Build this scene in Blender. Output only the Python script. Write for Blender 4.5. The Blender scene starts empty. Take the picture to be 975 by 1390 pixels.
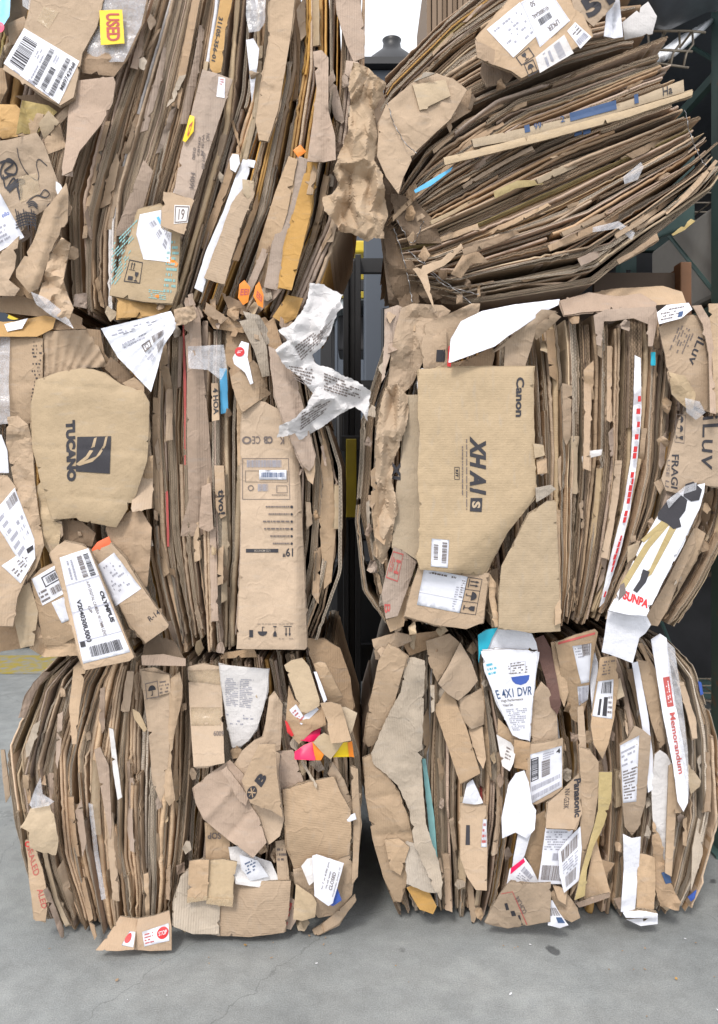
import bpy, bmesh, math, random
from mathutils import Vector, noise, Matrix
from mathutils.geometry import delaunay_2d_cdt

C = bpy.context.scene.collection
YOFF = [0.0]      # how far back the bale being built stands
CAM_Y, CAM_Z, FPX, HY = -2.6, 1.575, 1040.0, 640.0

def W(px, py, y=0.0, yref=None):
    """photo position + real depth y (metres) -> point in the world"""
    s = ((yref if yref is not None else y) - CAM_Y) / FPX
    return Vector(((px - 487.5) * s, y, CAM_Z + (HY - py) * s))

# ------------------------------------------------------------------ materials
MATS = {}
def new_mat(name):
    m = bpy.data.materials.new(name); m.use_nodes = True
    nt = m.node_tree
    b = nt.nodes['Principled BSDF']
    MATS[name] = m
    return m, nt, b
def N(nt, t, **kw):
    n = nt.nodes.new(t)
    for k, v in kw.items(): setattr(n, k, v)
    return n
def mth(nt, op, a, b=None, c=None):
    n = nt.nodes.new('ShaderNodeMath'); n.operation = op
    for i, v in enumerate((a, b, c)):
        if v is None: continue
        if isinstance(v, (int, float)): n.inputs[i].default_value = v
        else: nt.links.new(v, n.inputs[i])
    return n.outputs[0]
def mixc(nt, fac, a, b, mode='MIX'):
    n = nt.nodes.new('ShaderNodeMix'); n.data_type = 'RGBA'; n.blend_type = mode
    for s, v in ((n.inputs[0], fac), (n.inputs[6], a), (n.inputs[7], b)):
        if isinstance(v, (int, float)): s.default_value = v
        elif isinstance(v, tuple): s.default_value = v + (1,) if len(v) == 3 else v
        else: nt.links.new(v, s)
    return n.outputs[2]
def simple(name, col, rough=0.6, metal=0.0, var=0.08, nscale=30, bump=0.0, spec=0.5, **kw):
    m, nt, b = new_mat(name)
    b.inputs['Roughness'].default_value = rough
    b.inputs['Metallic'].default_value = metal
    b.inputs['Specular IOR Level'].default_value = spec
    tc = N(nt, 'ShaderNodeTexCoord')
    nz = N(nt, 'ShaderNodeTexNoise'); nz.inputs['Scale'].default_value = nscale; nz.inputs['Detail'].default_value = 5
    nt.links.new(tc.outputs['Object'], nz.inputs['Vector'])
    f = mth(nt, 'MULTIPLY_ADD', nz.outputs['Fac'], 2 * var, 1 - var)
    vm = N(nt, 'ShaderNodeVectorMath', operation='SCALE'); vm.inputs[0].default_value = col
    nt.links.new(f, vm.inputs['Scale'])
    nt.links.new(vm.outputs[0], b.inputs['Base Color'])
    if bump:
        bp = N(nt, 'ShaderNodeBump'); bp.inputs['Strength'].default_value = bump; bp.inputs['Distance'].default_value = 0.01
        nt.links.new(nz.outputs['Fac'], bp.inputs['Height']); nt.links.new(bp.outputs[0], b.inputs['Normal'])
    for k, v in kw.items(): b.inputs[k.replace('_', ' ')].default_value = v
    return m

def kraft(name, col, ribs=0.35, stain=0.22, rough=0.7, wr=1.1, tintk=1.0):
    """corrugated board liner: kraft colour, per-object variation, stains, faint flute washboard"""
    m, nt, b = new_mat(name)
    b.inputs['Roughness'].default_value = rough
    b.inputs['Specular IOR Level'].default_value = 0.25
    uv = N(nt, 'ShaderNodeUVMap'); uv.uv_map = 'UVMap'
    oi = N(nt, 'ShaderNodeObjectInfo')
    at = N(nt, 'ShaderNodeAttribute'); at.attribute_name = 'tint'
    comb = N(nt, 'ShaderNodeVectorMath', operation='MULTIPLY_ADD')
    nt.links.new(uv.outputs[0], comb.inputs[0]); comb.inputs[1].default_value = (1, 1, 1)
    cx = N(nt, 'ShaderNodeCombineXYZ'); nt.links.new(mth(nt, 'MULTIPLY', oi.outputs['Random'], 37.0), cx.inputs[0])
    cx.inputs[2].default_value = 0; nt.links.new(cx.outputs[0], comb.inputs[2])
    P = comb.outputs[0]
    def nz(scale, det=4, rg=0.6):
        n = N(nt, 'ShaderNodeTexNoise'); n.inputs['Scale'].default_value = scale
        n.inputs['Detail'].default_value = det; n.inputs['Roughness'].default_value = rg
        nt.links.new(P, n.inputs['Vector']); return n.outputs['Fac']
    big, mid, fine = nz(5), nz(28, 5), nz(320, 3)
    v = mth(nt, 'MULTIPLY_ADD', big, stain * 1.6, 1 - stain * 0.8)
    v = mth(nt, 'MULTIPLY', v, mth(nt, 'MULTIPLY_ADD', mid, 0.26, 0.87))
    v = mth(nt, 'MULTIPLY', v, mth(nt, 'MULTIPLY_ADD', fine, 0.16, 0.92))
    v = mth(nt, 'MULTIPLY', v, mth(nt, 'MULTIPLY_ADD', oi.outputs['Random'], 0.20, 0.90))
    v = mth(nt, 'MULTIPLY', v, mth(nt, 'ADD', mth(nt, 'MULTIPLY', at.outputs['Fac'], tintk), 1.0))
    # scuffs: pale greyed patches
    sc = N(nt, 'ShaderNodeTexNoise'); sc.inputs['Scale'].default_value = 14; sc.inputs['Detail'].default_value = 8
    mp = N(nt, 'ShaderNodeMapping'); mp.inputs['Scale'].default_value = (1, 3.5, 1)
    nt.links.new(P, mp.inputs[0]); nt.links.new(mp.outputs[0], sc.inputs['Vector'])
    rmp = N(nt, 'ShaderNodeMapRange'); rmp.inputs[1].default_value = 0.56; rmp.inputs[2].default_value = 0.72
    nt.links.new(sc.outputs['Fac'], rmp.inputs[0])
    grey = tuple(0.55 * c + 0.45 * (sum(col) / 3) * 1.08 for c in col)
    r2 = mth(nt, 'FRACT', mth(nt, 'MULTIPLY', oi.outputs['Random'], 7.31))
    base = mixc(nt, mth(nt, 'MULTIPLY', r2, 0.5), col, grey)
    base = mixc(nt, mth(nt, 'MULTIPLY', rmp.outputs[0], 0.35), base, grey)
    vm = N(nt, 'ShaderNodeVectorMath', operation='SCALE')
    nt.links.new(base, vm.inputs[0]); nt.links.new(v, vm.inputs['Scale'])
    nt.links.new(vm.outputs[0], b.inputs['Base Color'])
    sep = N(nt, 'ShaderNodeSeparateXYZ'); nt.links.new(uv.outputs[0], sep.inputs[0])
    rib = mth(nt, 'SINE', mth(nt, 'MULTIPLY', sep.outputs[0], 2 * math.pi / 0.0078))
    h = mth(nt, 'MULTIPLY_ADD', rib, ribs * mth_const(0.0005), mth(nt, 'MULTIPLY', mid, 0.006))
    h = mth(nt, 'ADD', h, mth(nt, 'MULTIPLY', fine, 0.0007))
    # creases
    w = N(nt, 'ShaderNodeTexNoise'); w.inputs['Scale'].default_value = 9; w.inputs['Detail'].default_value = 2
    nt.links.new(P, w.inputs['Vector'])
    cr = mth(nt, 'ABSOLUTE', mth(nt, 'SUBTRACT', w.outputs['Fac'], 0.5))
    cr = mth(nt, 'MINIMUM', mth(nt, 'MULTIPLY', cr, 30.0), 1.0)
    h = mth(nt, 'ADD', h, mth(nt, 'MULTIPLY', cr, 0.0012 * wr))
    bp = N(nt, 'ShaderNodeBump'); bp.inputs['Strength'].default_value = 0.8; bp.inputs['Distance'].default_value = 1.0
    nt.links.new(h, bp.inputs['Height']); nt.links.new(bp.outputs[0], b.inputs['Normal'])
    return m
def mth_const(x): return x

def cut_edge(name, liner, gap_shade, period=0.010):
    """cut edge of corrugated board: two liners, the wavy flute, and gaps painted dark as shade"""
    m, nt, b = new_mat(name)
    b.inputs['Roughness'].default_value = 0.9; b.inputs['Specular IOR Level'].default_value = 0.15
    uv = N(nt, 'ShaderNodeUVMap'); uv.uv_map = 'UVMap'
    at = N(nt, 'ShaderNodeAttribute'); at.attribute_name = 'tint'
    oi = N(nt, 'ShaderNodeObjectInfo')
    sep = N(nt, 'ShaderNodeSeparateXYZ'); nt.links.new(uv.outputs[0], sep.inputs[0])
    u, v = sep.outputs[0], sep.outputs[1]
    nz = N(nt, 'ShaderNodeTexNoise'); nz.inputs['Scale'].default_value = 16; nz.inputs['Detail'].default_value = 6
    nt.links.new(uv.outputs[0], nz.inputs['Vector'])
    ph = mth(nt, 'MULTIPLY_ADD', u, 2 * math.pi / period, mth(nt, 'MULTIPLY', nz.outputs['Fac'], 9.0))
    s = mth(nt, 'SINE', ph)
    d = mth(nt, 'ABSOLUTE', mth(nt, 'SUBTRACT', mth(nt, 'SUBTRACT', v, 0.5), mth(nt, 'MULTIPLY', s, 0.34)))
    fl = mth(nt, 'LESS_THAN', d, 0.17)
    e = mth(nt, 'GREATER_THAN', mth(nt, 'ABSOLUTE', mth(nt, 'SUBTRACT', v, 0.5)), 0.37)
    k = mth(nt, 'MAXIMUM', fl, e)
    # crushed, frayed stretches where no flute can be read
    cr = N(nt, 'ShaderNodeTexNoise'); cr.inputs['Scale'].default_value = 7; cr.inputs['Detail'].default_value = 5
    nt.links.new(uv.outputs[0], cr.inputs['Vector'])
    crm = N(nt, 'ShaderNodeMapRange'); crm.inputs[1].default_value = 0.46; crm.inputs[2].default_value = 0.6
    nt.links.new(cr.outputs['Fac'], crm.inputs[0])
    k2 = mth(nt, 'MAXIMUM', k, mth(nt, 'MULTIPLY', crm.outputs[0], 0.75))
    col = mixc(nt, k2, gap_shade, liner)  # shade of the flute hollows is put into the colour here
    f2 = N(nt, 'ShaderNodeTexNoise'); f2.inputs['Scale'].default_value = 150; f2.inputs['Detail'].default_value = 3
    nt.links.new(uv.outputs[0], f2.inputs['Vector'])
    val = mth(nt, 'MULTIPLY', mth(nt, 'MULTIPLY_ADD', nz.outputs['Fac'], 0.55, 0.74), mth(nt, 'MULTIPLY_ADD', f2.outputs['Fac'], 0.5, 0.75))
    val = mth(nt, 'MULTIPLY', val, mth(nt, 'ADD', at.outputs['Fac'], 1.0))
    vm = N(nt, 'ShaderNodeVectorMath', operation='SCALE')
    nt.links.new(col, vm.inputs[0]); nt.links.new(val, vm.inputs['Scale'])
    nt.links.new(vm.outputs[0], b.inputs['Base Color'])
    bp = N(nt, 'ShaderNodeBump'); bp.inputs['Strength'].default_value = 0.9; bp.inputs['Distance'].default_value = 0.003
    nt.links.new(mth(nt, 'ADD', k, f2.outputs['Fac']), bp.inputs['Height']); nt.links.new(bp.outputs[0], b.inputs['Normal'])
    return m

kraft('tan', (0.47, 0.332, 0.212))
kraft('tan2', (0.50, 0.375, 0.235), ribs=0.25, stain=0.1, wr=0.15)       # clean, fresh board
kraft('pink', (0.42, 0.31, 0.235), ribs=0.6)
kraft('brown', (0.41, 0.275, 0.165), ribs=0.5)
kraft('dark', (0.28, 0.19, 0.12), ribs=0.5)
kraft('grey', (0.45, 0.375, 0.295), ribs=0.9, stain=0.28)
kraft('ochre', (0.52, 0.29, 0.075), ribs=0.1, stain=0.15)
kraft('ytape', (0.44, 0.33, 0.13), ribs=0.3, stain=0.15)
kraft('paper', (0.45, 0.33, 0.22), ribs=0.0, wr=1.5, rough=0.8)
kraft('white', (0.78, 0.79, 0.86), ribs=0.1, stain=0.06, wr=0.5, rough=0.55, tintk=0.4)
kraft('offwhite', (0.70, 0.67, 0.66), ribs=0.3, stain=0.16, wr=0.6, tintk=0.4)
kraft('news', (0.62, 0.60, 0.60), ribs=0, stain=0.10, wr=1.5, rough=0.85)
kraft('maroon', (0.16, 0.09, 0.075), ribs=0.1)
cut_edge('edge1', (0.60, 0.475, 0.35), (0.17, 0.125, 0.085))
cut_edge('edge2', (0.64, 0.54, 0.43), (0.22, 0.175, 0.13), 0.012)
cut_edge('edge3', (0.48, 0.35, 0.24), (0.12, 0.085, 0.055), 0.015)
simple('ink', (0.035, 0.033, 0.04), 0.7, var=0.3, nscale=200)
simple('inksoft', (0.16, 0.13, 0.12), 0.7, var=0.3, nscale=200)
simple('inkgrey', (0.36, 0.36, 0.42), 0.7, var=0.2, nscale=200)
simple('blueink', (0.05, 0.11, 0.42), 0.5)
simple('navyink', (0.045, 0.09, 0.20), 0.6)
simple('cyan', (0.02, 0.45, 0.62), 0.5)
simple('teal', (0.25, 0.50, 0.50), 0.6, var=0.2)
simple('skyblue', (0.12, 0.50, 0.85), 0.4)
simple('red', (0.62, 0.03, 0.035), 0.5)
simple('redink', (0.50, 0.10, 0.09), 0.7, var=0.2)
simple('magenta', (0.75, 0.01, 0.10), 0.4)
simple('orange', (0.85, 0.25, 0.02), 0.45)
simple('yellow', (0.88, 0.62, 0.01), 0.4)
simple('coral', (0.85, 0.16, 0.06), 0.5)
simple('whiteink', (0.80, 0.80, 0.84), 0.5)
simple('label', (0.76, 0.77, 0.84), 0.4, var=0.09, nscale=22, bump=0.35)
simple('wire', (0.35, 0.34, 0.34), 0.35, metal=0.9)
def film(name, col, alpha, rough=0.12):
    m, nt, b = new_mat(name)
    b.inputs['Base Color'].default_value = col + (1,)
    b.inputs['Roughness'].default_value = rough
    tc = N(nt, 'ShaderNodeTexCoord'); nz = N(nt, 'ShaderNodeTexNoise'); nz.inputs['Scale'].default_value = 60
    nz.inputs['Detail'].default_value = 6
    nt.links.new(tc.outputs['Object'], nz.inputs['Vector'])
    nt.links.new(mth(nt, 'MULTIPLY_ADD', nz.outputs['Fac'], 0.5, alpha - 0.25), b.inputs['Alpha'])
    bp = N(nt, 'ShaderNodeBump'); bp.inputs['Strength'].default_value = 0.7; bp.inputs['Distance'].default_value = 0.004
    nt.links.new(nz.outputs['Fac'], bp.inputs['Height']); nt.links.new(bp.outputs[0], b.inputs['Normal'])
    return m
film('plastic', (0.74, 0.74, 0.78), 0.30)
film('tape', (0.62, 0.49, 0.33), 0.42, 0.2)

# ------------------------------------------------------------------ objects
def wpos(o):
    p = Vector((0, 0, 0))
    while o is not None:
        p = p + o.location; o = o.parent
    return p
def link_mesh(name, verts, faces, mats, midx=None, parent=None, uvs=None, tint=None, smooth=None, label=None):
    """verts in world space; the object's own origin is put at the mesh centre"""
    n = len(verts)
    c = Vector((0, 0, 0))
    for v in verts: c += Vector(v)
    c /= max(n, 1)
    me = bpy.data.meshes.new(name)
    me.from_pydata([tuple(Vector(v) - c) for v in verts], [], faces)
    for m in mats: me.materials.append(MATS[m] if isinstance(m, str) else m)
    if midx: me.polygons.foreach_set('material_index', midx)
    if smooth is True: me.polygons.foreach_set('use_smooth', [True] * len(me.polygons))
    elif smooth: me.polygons.foreach_set('use_smooth', smooth)
    if uvs is not None:
        ul = me.uv_layers.new(name='UVMap')
        ul.data.foreach_set('uv', [x for uv in uvs for x in uv])
    if tint is not None:
        a = me.attributes.new('tint', 'FLOAT', 'FACE'); a.data.foreach_set('value', tint)
    me.update()
    o = bpy.data.objects.new(name, me); C.objects.link(o)
    if parent is not None:
        o.location = c - wpos(parent); o.parent = parent
    else: o.location = c
    if label: o['label'] = label
    return o
def thing(name, label, cat, loc, group=None):
    o = bpy.data.objects.new(name, None); C.objects.link(o); o.location = loc
    o.empty_display_size = 0.2
    o['label'] = label; o['category'] = cat
    if group: o['group'] = group
    return o

class MB:
    def __init__(s): s.v = []; s.f = []; s.m = []
    def box(s, a, b, m=0):
        x0, y0, z0 = a; x1, y1, z1 = b; k = len(s.v)
        s.v += [(x0,y0,z0),(x1,y0,z0),(x1,y1,z0),(x0,y1,z0),(x0,y0,z1),(x1,y0,z1),(x1,y1,z1),(x0,y1,z1)]
        for q in ((0,3,2,1),(4,5,6,7),(0,1,5,4),(1,2,6,5),(2,3,7,6),(3,0,4,7)): s.f.append(tuple(k+i for i in q)); s.m.append(m)
        return s
    def tube(s, pts, r, n=8, m=0):
        pts = [Vector(p) for p in pts]; k0 = len(s.v)
        for i, p in enumerate(pts):
            d = (pts[min(i+1, len(pts)-1)] - pts[max(i-1, 0)]).normalized()
            up = Vector((0,0,1)) if abs(d.z) < 0.9 else Vector((1,0,0))
            a = d.cross(up).normalized(); b = d.cross(a)
            rr = r[i] if isinstance(r, (list, tuple)) else r
            for j in range(n):
                t = 2*math.pi*j/n; s.v.append(tuple(p + a*rr*math.cos(t) + b*rr*math.sin(t)))
        for i in range(len(pts)-1):
            for j in range(n):
                s.f.append((k0+i*n+j, k0+i*n+(j+1)%n, k0+(i+1)*n+(j+1)%n, k0+(i+1)*n+j)); s.m.append(m)
        s.f.append(tuple(k0+j for j in range(n))[::-1]); s.m.append(m)
        s.f.append(tuple(k0+(len(pts)-1)*n+j for j in range(n))); s.m.append(m)
        return s
    def prism(s, poly, y0, y1, m=0):
        k = len(s.v); n = len(poly)
        s.v += [(x, y0, z) for x, z in poly] + [(x, y1, z) for x, z in poly]
        s.f.append(tuple(range(k, k+n))); s.f.append(tuple(range(k+2*n-1, k+n-1, -1))); s.m += [m, m]
        for i in range(n): s.f.append((k+i, k+n+i, k+n+(i+1)%n, k+(i+1)%n)); s.m.append(m)
        return s
    def build(s, name, mats, parent=None, bevel=0, smooth=None, label=None):
        mats = mats if isinstance(mats, list) else [mats]
        o = link_mesh(name, s.v, s.f, mats, s.m, parent, smooth=smooth, label=label)
        if bevel:
            md = o.modifiers.new('b', 'BEVEL'); md.width = bevel; md.segments = 2; md.limit_method = 'ANGLE'
        return o

# ------------------------------------------------------------------ polylines
def resample(pts, n):
    d = [0]
    for a, b in zip(pts, pts[1:]): d.append(d[-1] + math.dist(a, b))
    out = []
    # Catmull-Rom through the given points
    for k in range(n):
        s = d[-1] * k / (n - 1); i = 0
        while i < len(d) - 2 and d[i+1] < s: i += 1
        t = (s - d[i]) / (d[i+1] - d[i]) if d[i+1] > d[i] else 0
        p1, p2 = pts[i], pts[i+1]
        p0 = pts[i-1] if i else (2*p1[0]-p2[0], 2*p1[1]-p2[1])
        p3 = pts[i+2] if i+2 < len(pts) else (2*p2[0]-p1[0], 2*p2[1]-p1[1])
        out.append(tuple(0.5*((2*p1[c]) + (-p0[c]+p2[c])*t + (2*p0[c]-5*p1[c]+4*p2[c]-p3[c])*t*t + (-p0[c]+3*p1[c]-3*p2[c]+p3[c])*t**3) for c in (0, 1)))
    return out

# ------------------------------------------------------------------ stacks of flattened boxes, seen edge on
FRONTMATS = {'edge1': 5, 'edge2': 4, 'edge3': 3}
def stack(bale, L, R, n, seed, y=0.0, rough=0.014, depth=0.85, bulge=0.02, wob=3.0, M=64, fold=0.42,
          mats=('tan', 'tan', 'pink', 'brown', 'ochre'), dark=0.0, short=0.45, kinks=4, endj=0.05, mm=(2.0, 3.9), special=None, clampz=0.004):
    rng = random.Random(seed); y += YOFF[0]
    L = resample(L, M); R = resample(R, M)
    ws = [rng.lognormvariate(0, 0.45) for _ in range(n)]; tot = sum(ws)
    f = 0; yref = y
    def at_t(t):
        t = min(max(t, 0), 1); jj = min(int(t * (M - 1)), M - 2); fr = t * (M - 1) - jj
        return tuple([A_[jj][c] * (1 - fr) + A_[jj+1][c] * fr for c in (0, 1)] for A_ in (L, R))
    shared = sorted([0.0, 1.0] + [rng.uniform((q+.2)/kinks, (q+.8)/kinks) for q in range(kinks)])
    for i in range(n):
        a, b = f, f + ws[i] / tot; f = b
        g_ = (b - a) * rng.choice((0.01, 0.02, 0.04, 0.09)); a += g_ * .5; b -= g_ * .5
        spans = [(rng.uniform(0, endj * .7), 1 - rng.uniform(0, endj))]
        if rng.random() < short:
            c = rng.uniform(0.25, 0.8); spans = [(spans[0][0], c), (c - rng.uniform(-0.01, 0.06), spans[0][1])]
        kn = [(min(max(t_ + rng.gauss(0, .035), 0), 1) if 0 < t_ < 1 else t_, rng.gauss(0, 1.1)) for t_ in shared]
        kn = sorted(kn); kn = [k_ for q_, k_ in enumerate(kn) if q_ == 0 or k_[0] - kn[q_-1][0] > .01]
        ybox = rng.gauss(0, rough * 0.36) - (rng.uniform(0.6, 1.6) * rough if rng.random() < 0.12 else 0)
        for si, (t0, t1) in enumerate(spans):
            wpx = (b - a) * math.dist(L[M//2], R[M//2])
            kind = 'fold' if rng.random() < fold else 'cut'
            if kind == 'fold': k = max(1, round(wpx / rng.uniform(4, 8)))
            else: k = max(1, round(wpx / rng.uniform(*mm)))
            yb = ybox + rng.gauss(0, rough * 0.3) + (0 if len(spans) == 1 else rng.choice((-.011, -.007, .004)) * (1 if si else -1))
            lat = 0 if len(spans) == 1 else rng.uniform(-.22, .22) * (b - a)
            nbrk = rng.choice((0, 0, 1, 1, 2, 2))
            brk = sorted((rng.uniform(t0, t1), rng.gauss(0, rough * 0.4)) for _ in range(nbrk))
            verts = []; faces = []; mi = []; uvs = []; tint = []; sm = []
            kk = (rng.gauss(0, 5), rng.uniform(.15, .85), rng.gauss(0, 5), rng.uniform(.15, .85))
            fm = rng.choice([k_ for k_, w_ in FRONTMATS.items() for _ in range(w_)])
            km = rng.choice(mats)
            if special and i in special: kind, km, k = special[i]
            for l in range(k):
                fa = a + lat + (b - a) * (l + 0.04) / k; fb = a + lat + (b - a) * (l + 0.93) / k
                layerfold = kind == 'fold' or (kind == 'cut' and rng.random() < 0.14)
                bt, bw, bf = rng.uniform(t0, t1), rng.uniform(.015, .05), rng.uniform(120, 260)
                acc = l > 0 and rng.random() < 0.045; tt = rng.uniform(-0.34, 0.34) + (0.12 if layerfold else 0) - dark
                lt0 = t0 + rng.uniform(0, 0.012); lt1 = t1 - rng.uniform(0, 0.02)
                yl = yb + rng.gauss(0, 0.0022)
                ns = rng.uniform(0, 100); uo = rng.uniform(0, 50)
                k0 = len(verts)
                j0 = int(lt0 * (M - 1)); j1 = max(j0 + 3, int(math.ceil(lt1 * (M - 1))))
                ringn = 8 if layerfold else 6
                cum = 0; prev = None; us = []
                for j in range(j0, j1 + 1):
                    t = min(max(j / (M - 1), lt0), lt1) if j in (j0, j1) else j / (M - 1)
                    jj = min(int(t * (M - 1)), M - 2); fr = t * (M - 1) - jj
                    # straight runs between this box's own kinks
                    q_ = 0
                    while q_ < len(kn) - 2 and kn[q_+1][0] < t: q_ += 1
                    (ta, ja), (tb, jb) = kn[q_], kn[q_+1]; f_ = min(max((t - ta) / (tb - ta), 0), 1)
                    (la, ra), (lb, rb) = at_t(ta), at_t(tb)
                    lx, ly = [la[c] * (1 - f_) + lb[c] * f_ for c in (0, 1)]
                    rx, ry = [ra[c] * (1 - f_) + rb[c] * f_ for c in (0, 1)]
                    jit = ja * (1 - f_) + jb * f_
                    nx, ny = rx - lx, ry - ly; dl = math.hypot(nx, ny); nx /= dl; ny /= dl
                    fmid = (a + b) / 2
                    wv = wob * 0.6 * noise.noise((fmid * 2.2 + seed, t * 3.0, 1.3)) + wob * 0.12 * noise.noise((fmid * 9 + seed, t * 9, 7.7))
                    wv += jit + 1.3 * math.exp(-((t - bt) / bw) ** 2) * math.sin(t * bf) + 0.5 * noise.noise((ns, t * 30, 3.1)) + kk[0] * abs(t - kk[1]) + kk[2] * abs(t - kk[3])
                    th = 1 + 0.18 * noise.noise((ns, t * 14, 0.5))
                    mid = (fa + fb) / 2; ha = (fb - fa) / 2 * th
                    p = (lx + (rx-lx) * (mid - ha) + nx * wv, ly + (ry-ly) * (mid - ha) + ny * wv)
                    q = (lx + (rx-lx) * (mid + ha) + nx * wv, ly + (ry-ly) * (mid + ha) + ny * wv)
                    st = sum(v_ for t_, v_ in brk if t > t_)
                    yf = y + yl + st + bulge * (2 * t - 1) ** 2 + 0.008 * noise.noise((fmid * 5 + seed, t * 4, 9.1)) \
                         + 0.0022 * noise.noise((ns, t * 60, 2.2)) + 0.0012 * noise.noise((ns, t * 140, 5.2))
                    A = W(p[0], p[1], y); B = W(q[0], q[1], y)
                    if prev is not None: cum += (A - prev).length
                    prev = A; us.append(cum + uo)
                    w_ = (B - A).length
                    yb2 = y + depth
                    if layerfold:
                        P1 = A.lerp(B, 0.22); P2 = A.lerp(B, 0.78)
                        ring = [(A, yf + w_ * 0.5), (P1, yf + w_ * 0.08), (P2, yf), (B, yf + w_ * 0.45), (B, yf + 0.07), (B, yb2), (A, yb2), (A, yf + 0.07)]
                    else:
                        ring = [(A, yf), (B, yf), (B, yf + 0.07), (B, yb2), (A, yb2), (A, yf + 0.07)]
                    for pt, yy in ring: verts.append((pt.x, yy, max(pt.z, clampz)))
                nr = j1 - j0 + 1
                nf = 3 if layerfold else 1
                for r in range(nr - 1):
                    for e in range(ringn):
                        e2 = (e + 1) % ringn
                        faces.append((k0 + r*ringn + e, k0 + r*ringn + e2, k0 + (r+1)*ringn + e2, k0 + (r+1)*ringn + e))
                        u0, u1 = us[r], us[r+1]
                        if e < nf:
                            if layerfold:
                                va, vb = e * 0.006, (e + 1) * 0.006; mi.append(2 if acc else 0)
                            else: va, vb = 0.0, 1.0; mi.append(2 if acc else 1)
                        else:
                            va, vb = e * 0.1, e * 0.1 + 0.09; mi.append(0)
                        uvs += [(u0, va), (u0, vb), (u1, vb), (u1, va)]
                        tint.append(tt); sm.append(layerfold and e < nf)
                for base in (k0, k0 + (nr-1) * ringn):
                    faces.append(tuple(range(base, base + ringn))); mi.append(2 if acc else (0 if layerfold else 1))
                    uvs += [(us[0] + 0.01 * (z % 2), z / ringn) for z in range(ringn)]; tint.append(tt); sm.append(False)
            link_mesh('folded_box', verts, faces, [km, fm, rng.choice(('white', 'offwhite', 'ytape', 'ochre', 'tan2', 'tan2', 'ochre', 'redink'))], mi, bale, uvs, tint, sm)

# ------------------------------------------------------------------ panels that face the yard
def dist_seg(p, a, b):
    ax, ay = a; bx, by = b; dx, dy = bx-ax, by-ay
    l = dx*dx + dy*dy
    t = max(0, min(1, ((p[0]-ax)*dx + (p[1]-ay)*dy) / l)) if l else 0
    return math.hypot(p[0]-ax-t*dx, p[1]-ay-t*dy)
class Facets:
    """random flat facets meeting in sharp creases, as in crumpled paper"""
    def __init__(s, poly, sp, seed):
        r = random.Random(seed); xs = [p[0] for p in poly]; ys = [p[1] for p in poly]
        x0, x1, y0, y1 = min(xs) - sp, max(xs) + sp, min(ys) - sp, max(ys) + sp
        pts = []; y = y0
        while y <= y1 + sp:
            x = x0
            while x <= x1 + sp:
                pts.append((x + r.uniform(-.48, .48) * sp, y + r.uniform(-.48, .48) * sp)); x += sp
            y += sp
        res = delaunay_2d_cdt([Vector(p) for p in pts], [], [], 0, 0.001)
        s.V = [(v.x, v.y, r.uniform(-1, 1)) for v in res[0]]; s.g = {}; s.sp = sp
        for f in res[2]:
            t = [s.V[i] for i in f]
            for gx in range(int(min(q[0] for q in t) // sp), int(max(q[0] for q in t) // sp) + 1):
                for gy in range(int(min(q[1] for q in t) // sp), int(max(q[1] for q in t) // sp) + 1): s.g.setdefault((gx, gy), []).append(t)
    def at(s, x, y):
        for a, b, c in s.g.get((int(x // s.sp), int(y // s.sp)), ()):
            d = (b[1]-c[1])*(a[0]-c[0]) + (c[0]-b[0])*(a[1]-c[1])
            if abs(d) < 1e-9: continue
            u = ((b[1]-c[1])*(x-c[0]) + (c[0]-b[0])*(y-c[1])) / d; v = ((c[1]-a[1])*(x-c[0]) + (a[0]-c[0])*(y-c[1])) / d
            if u >= -1e-6 and v >= -1e-6 and u + v <= 1 + 1e-6: return u*a[2] + v*b[2] + (1-u-v)*c[2]
        return 0.0
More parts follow.
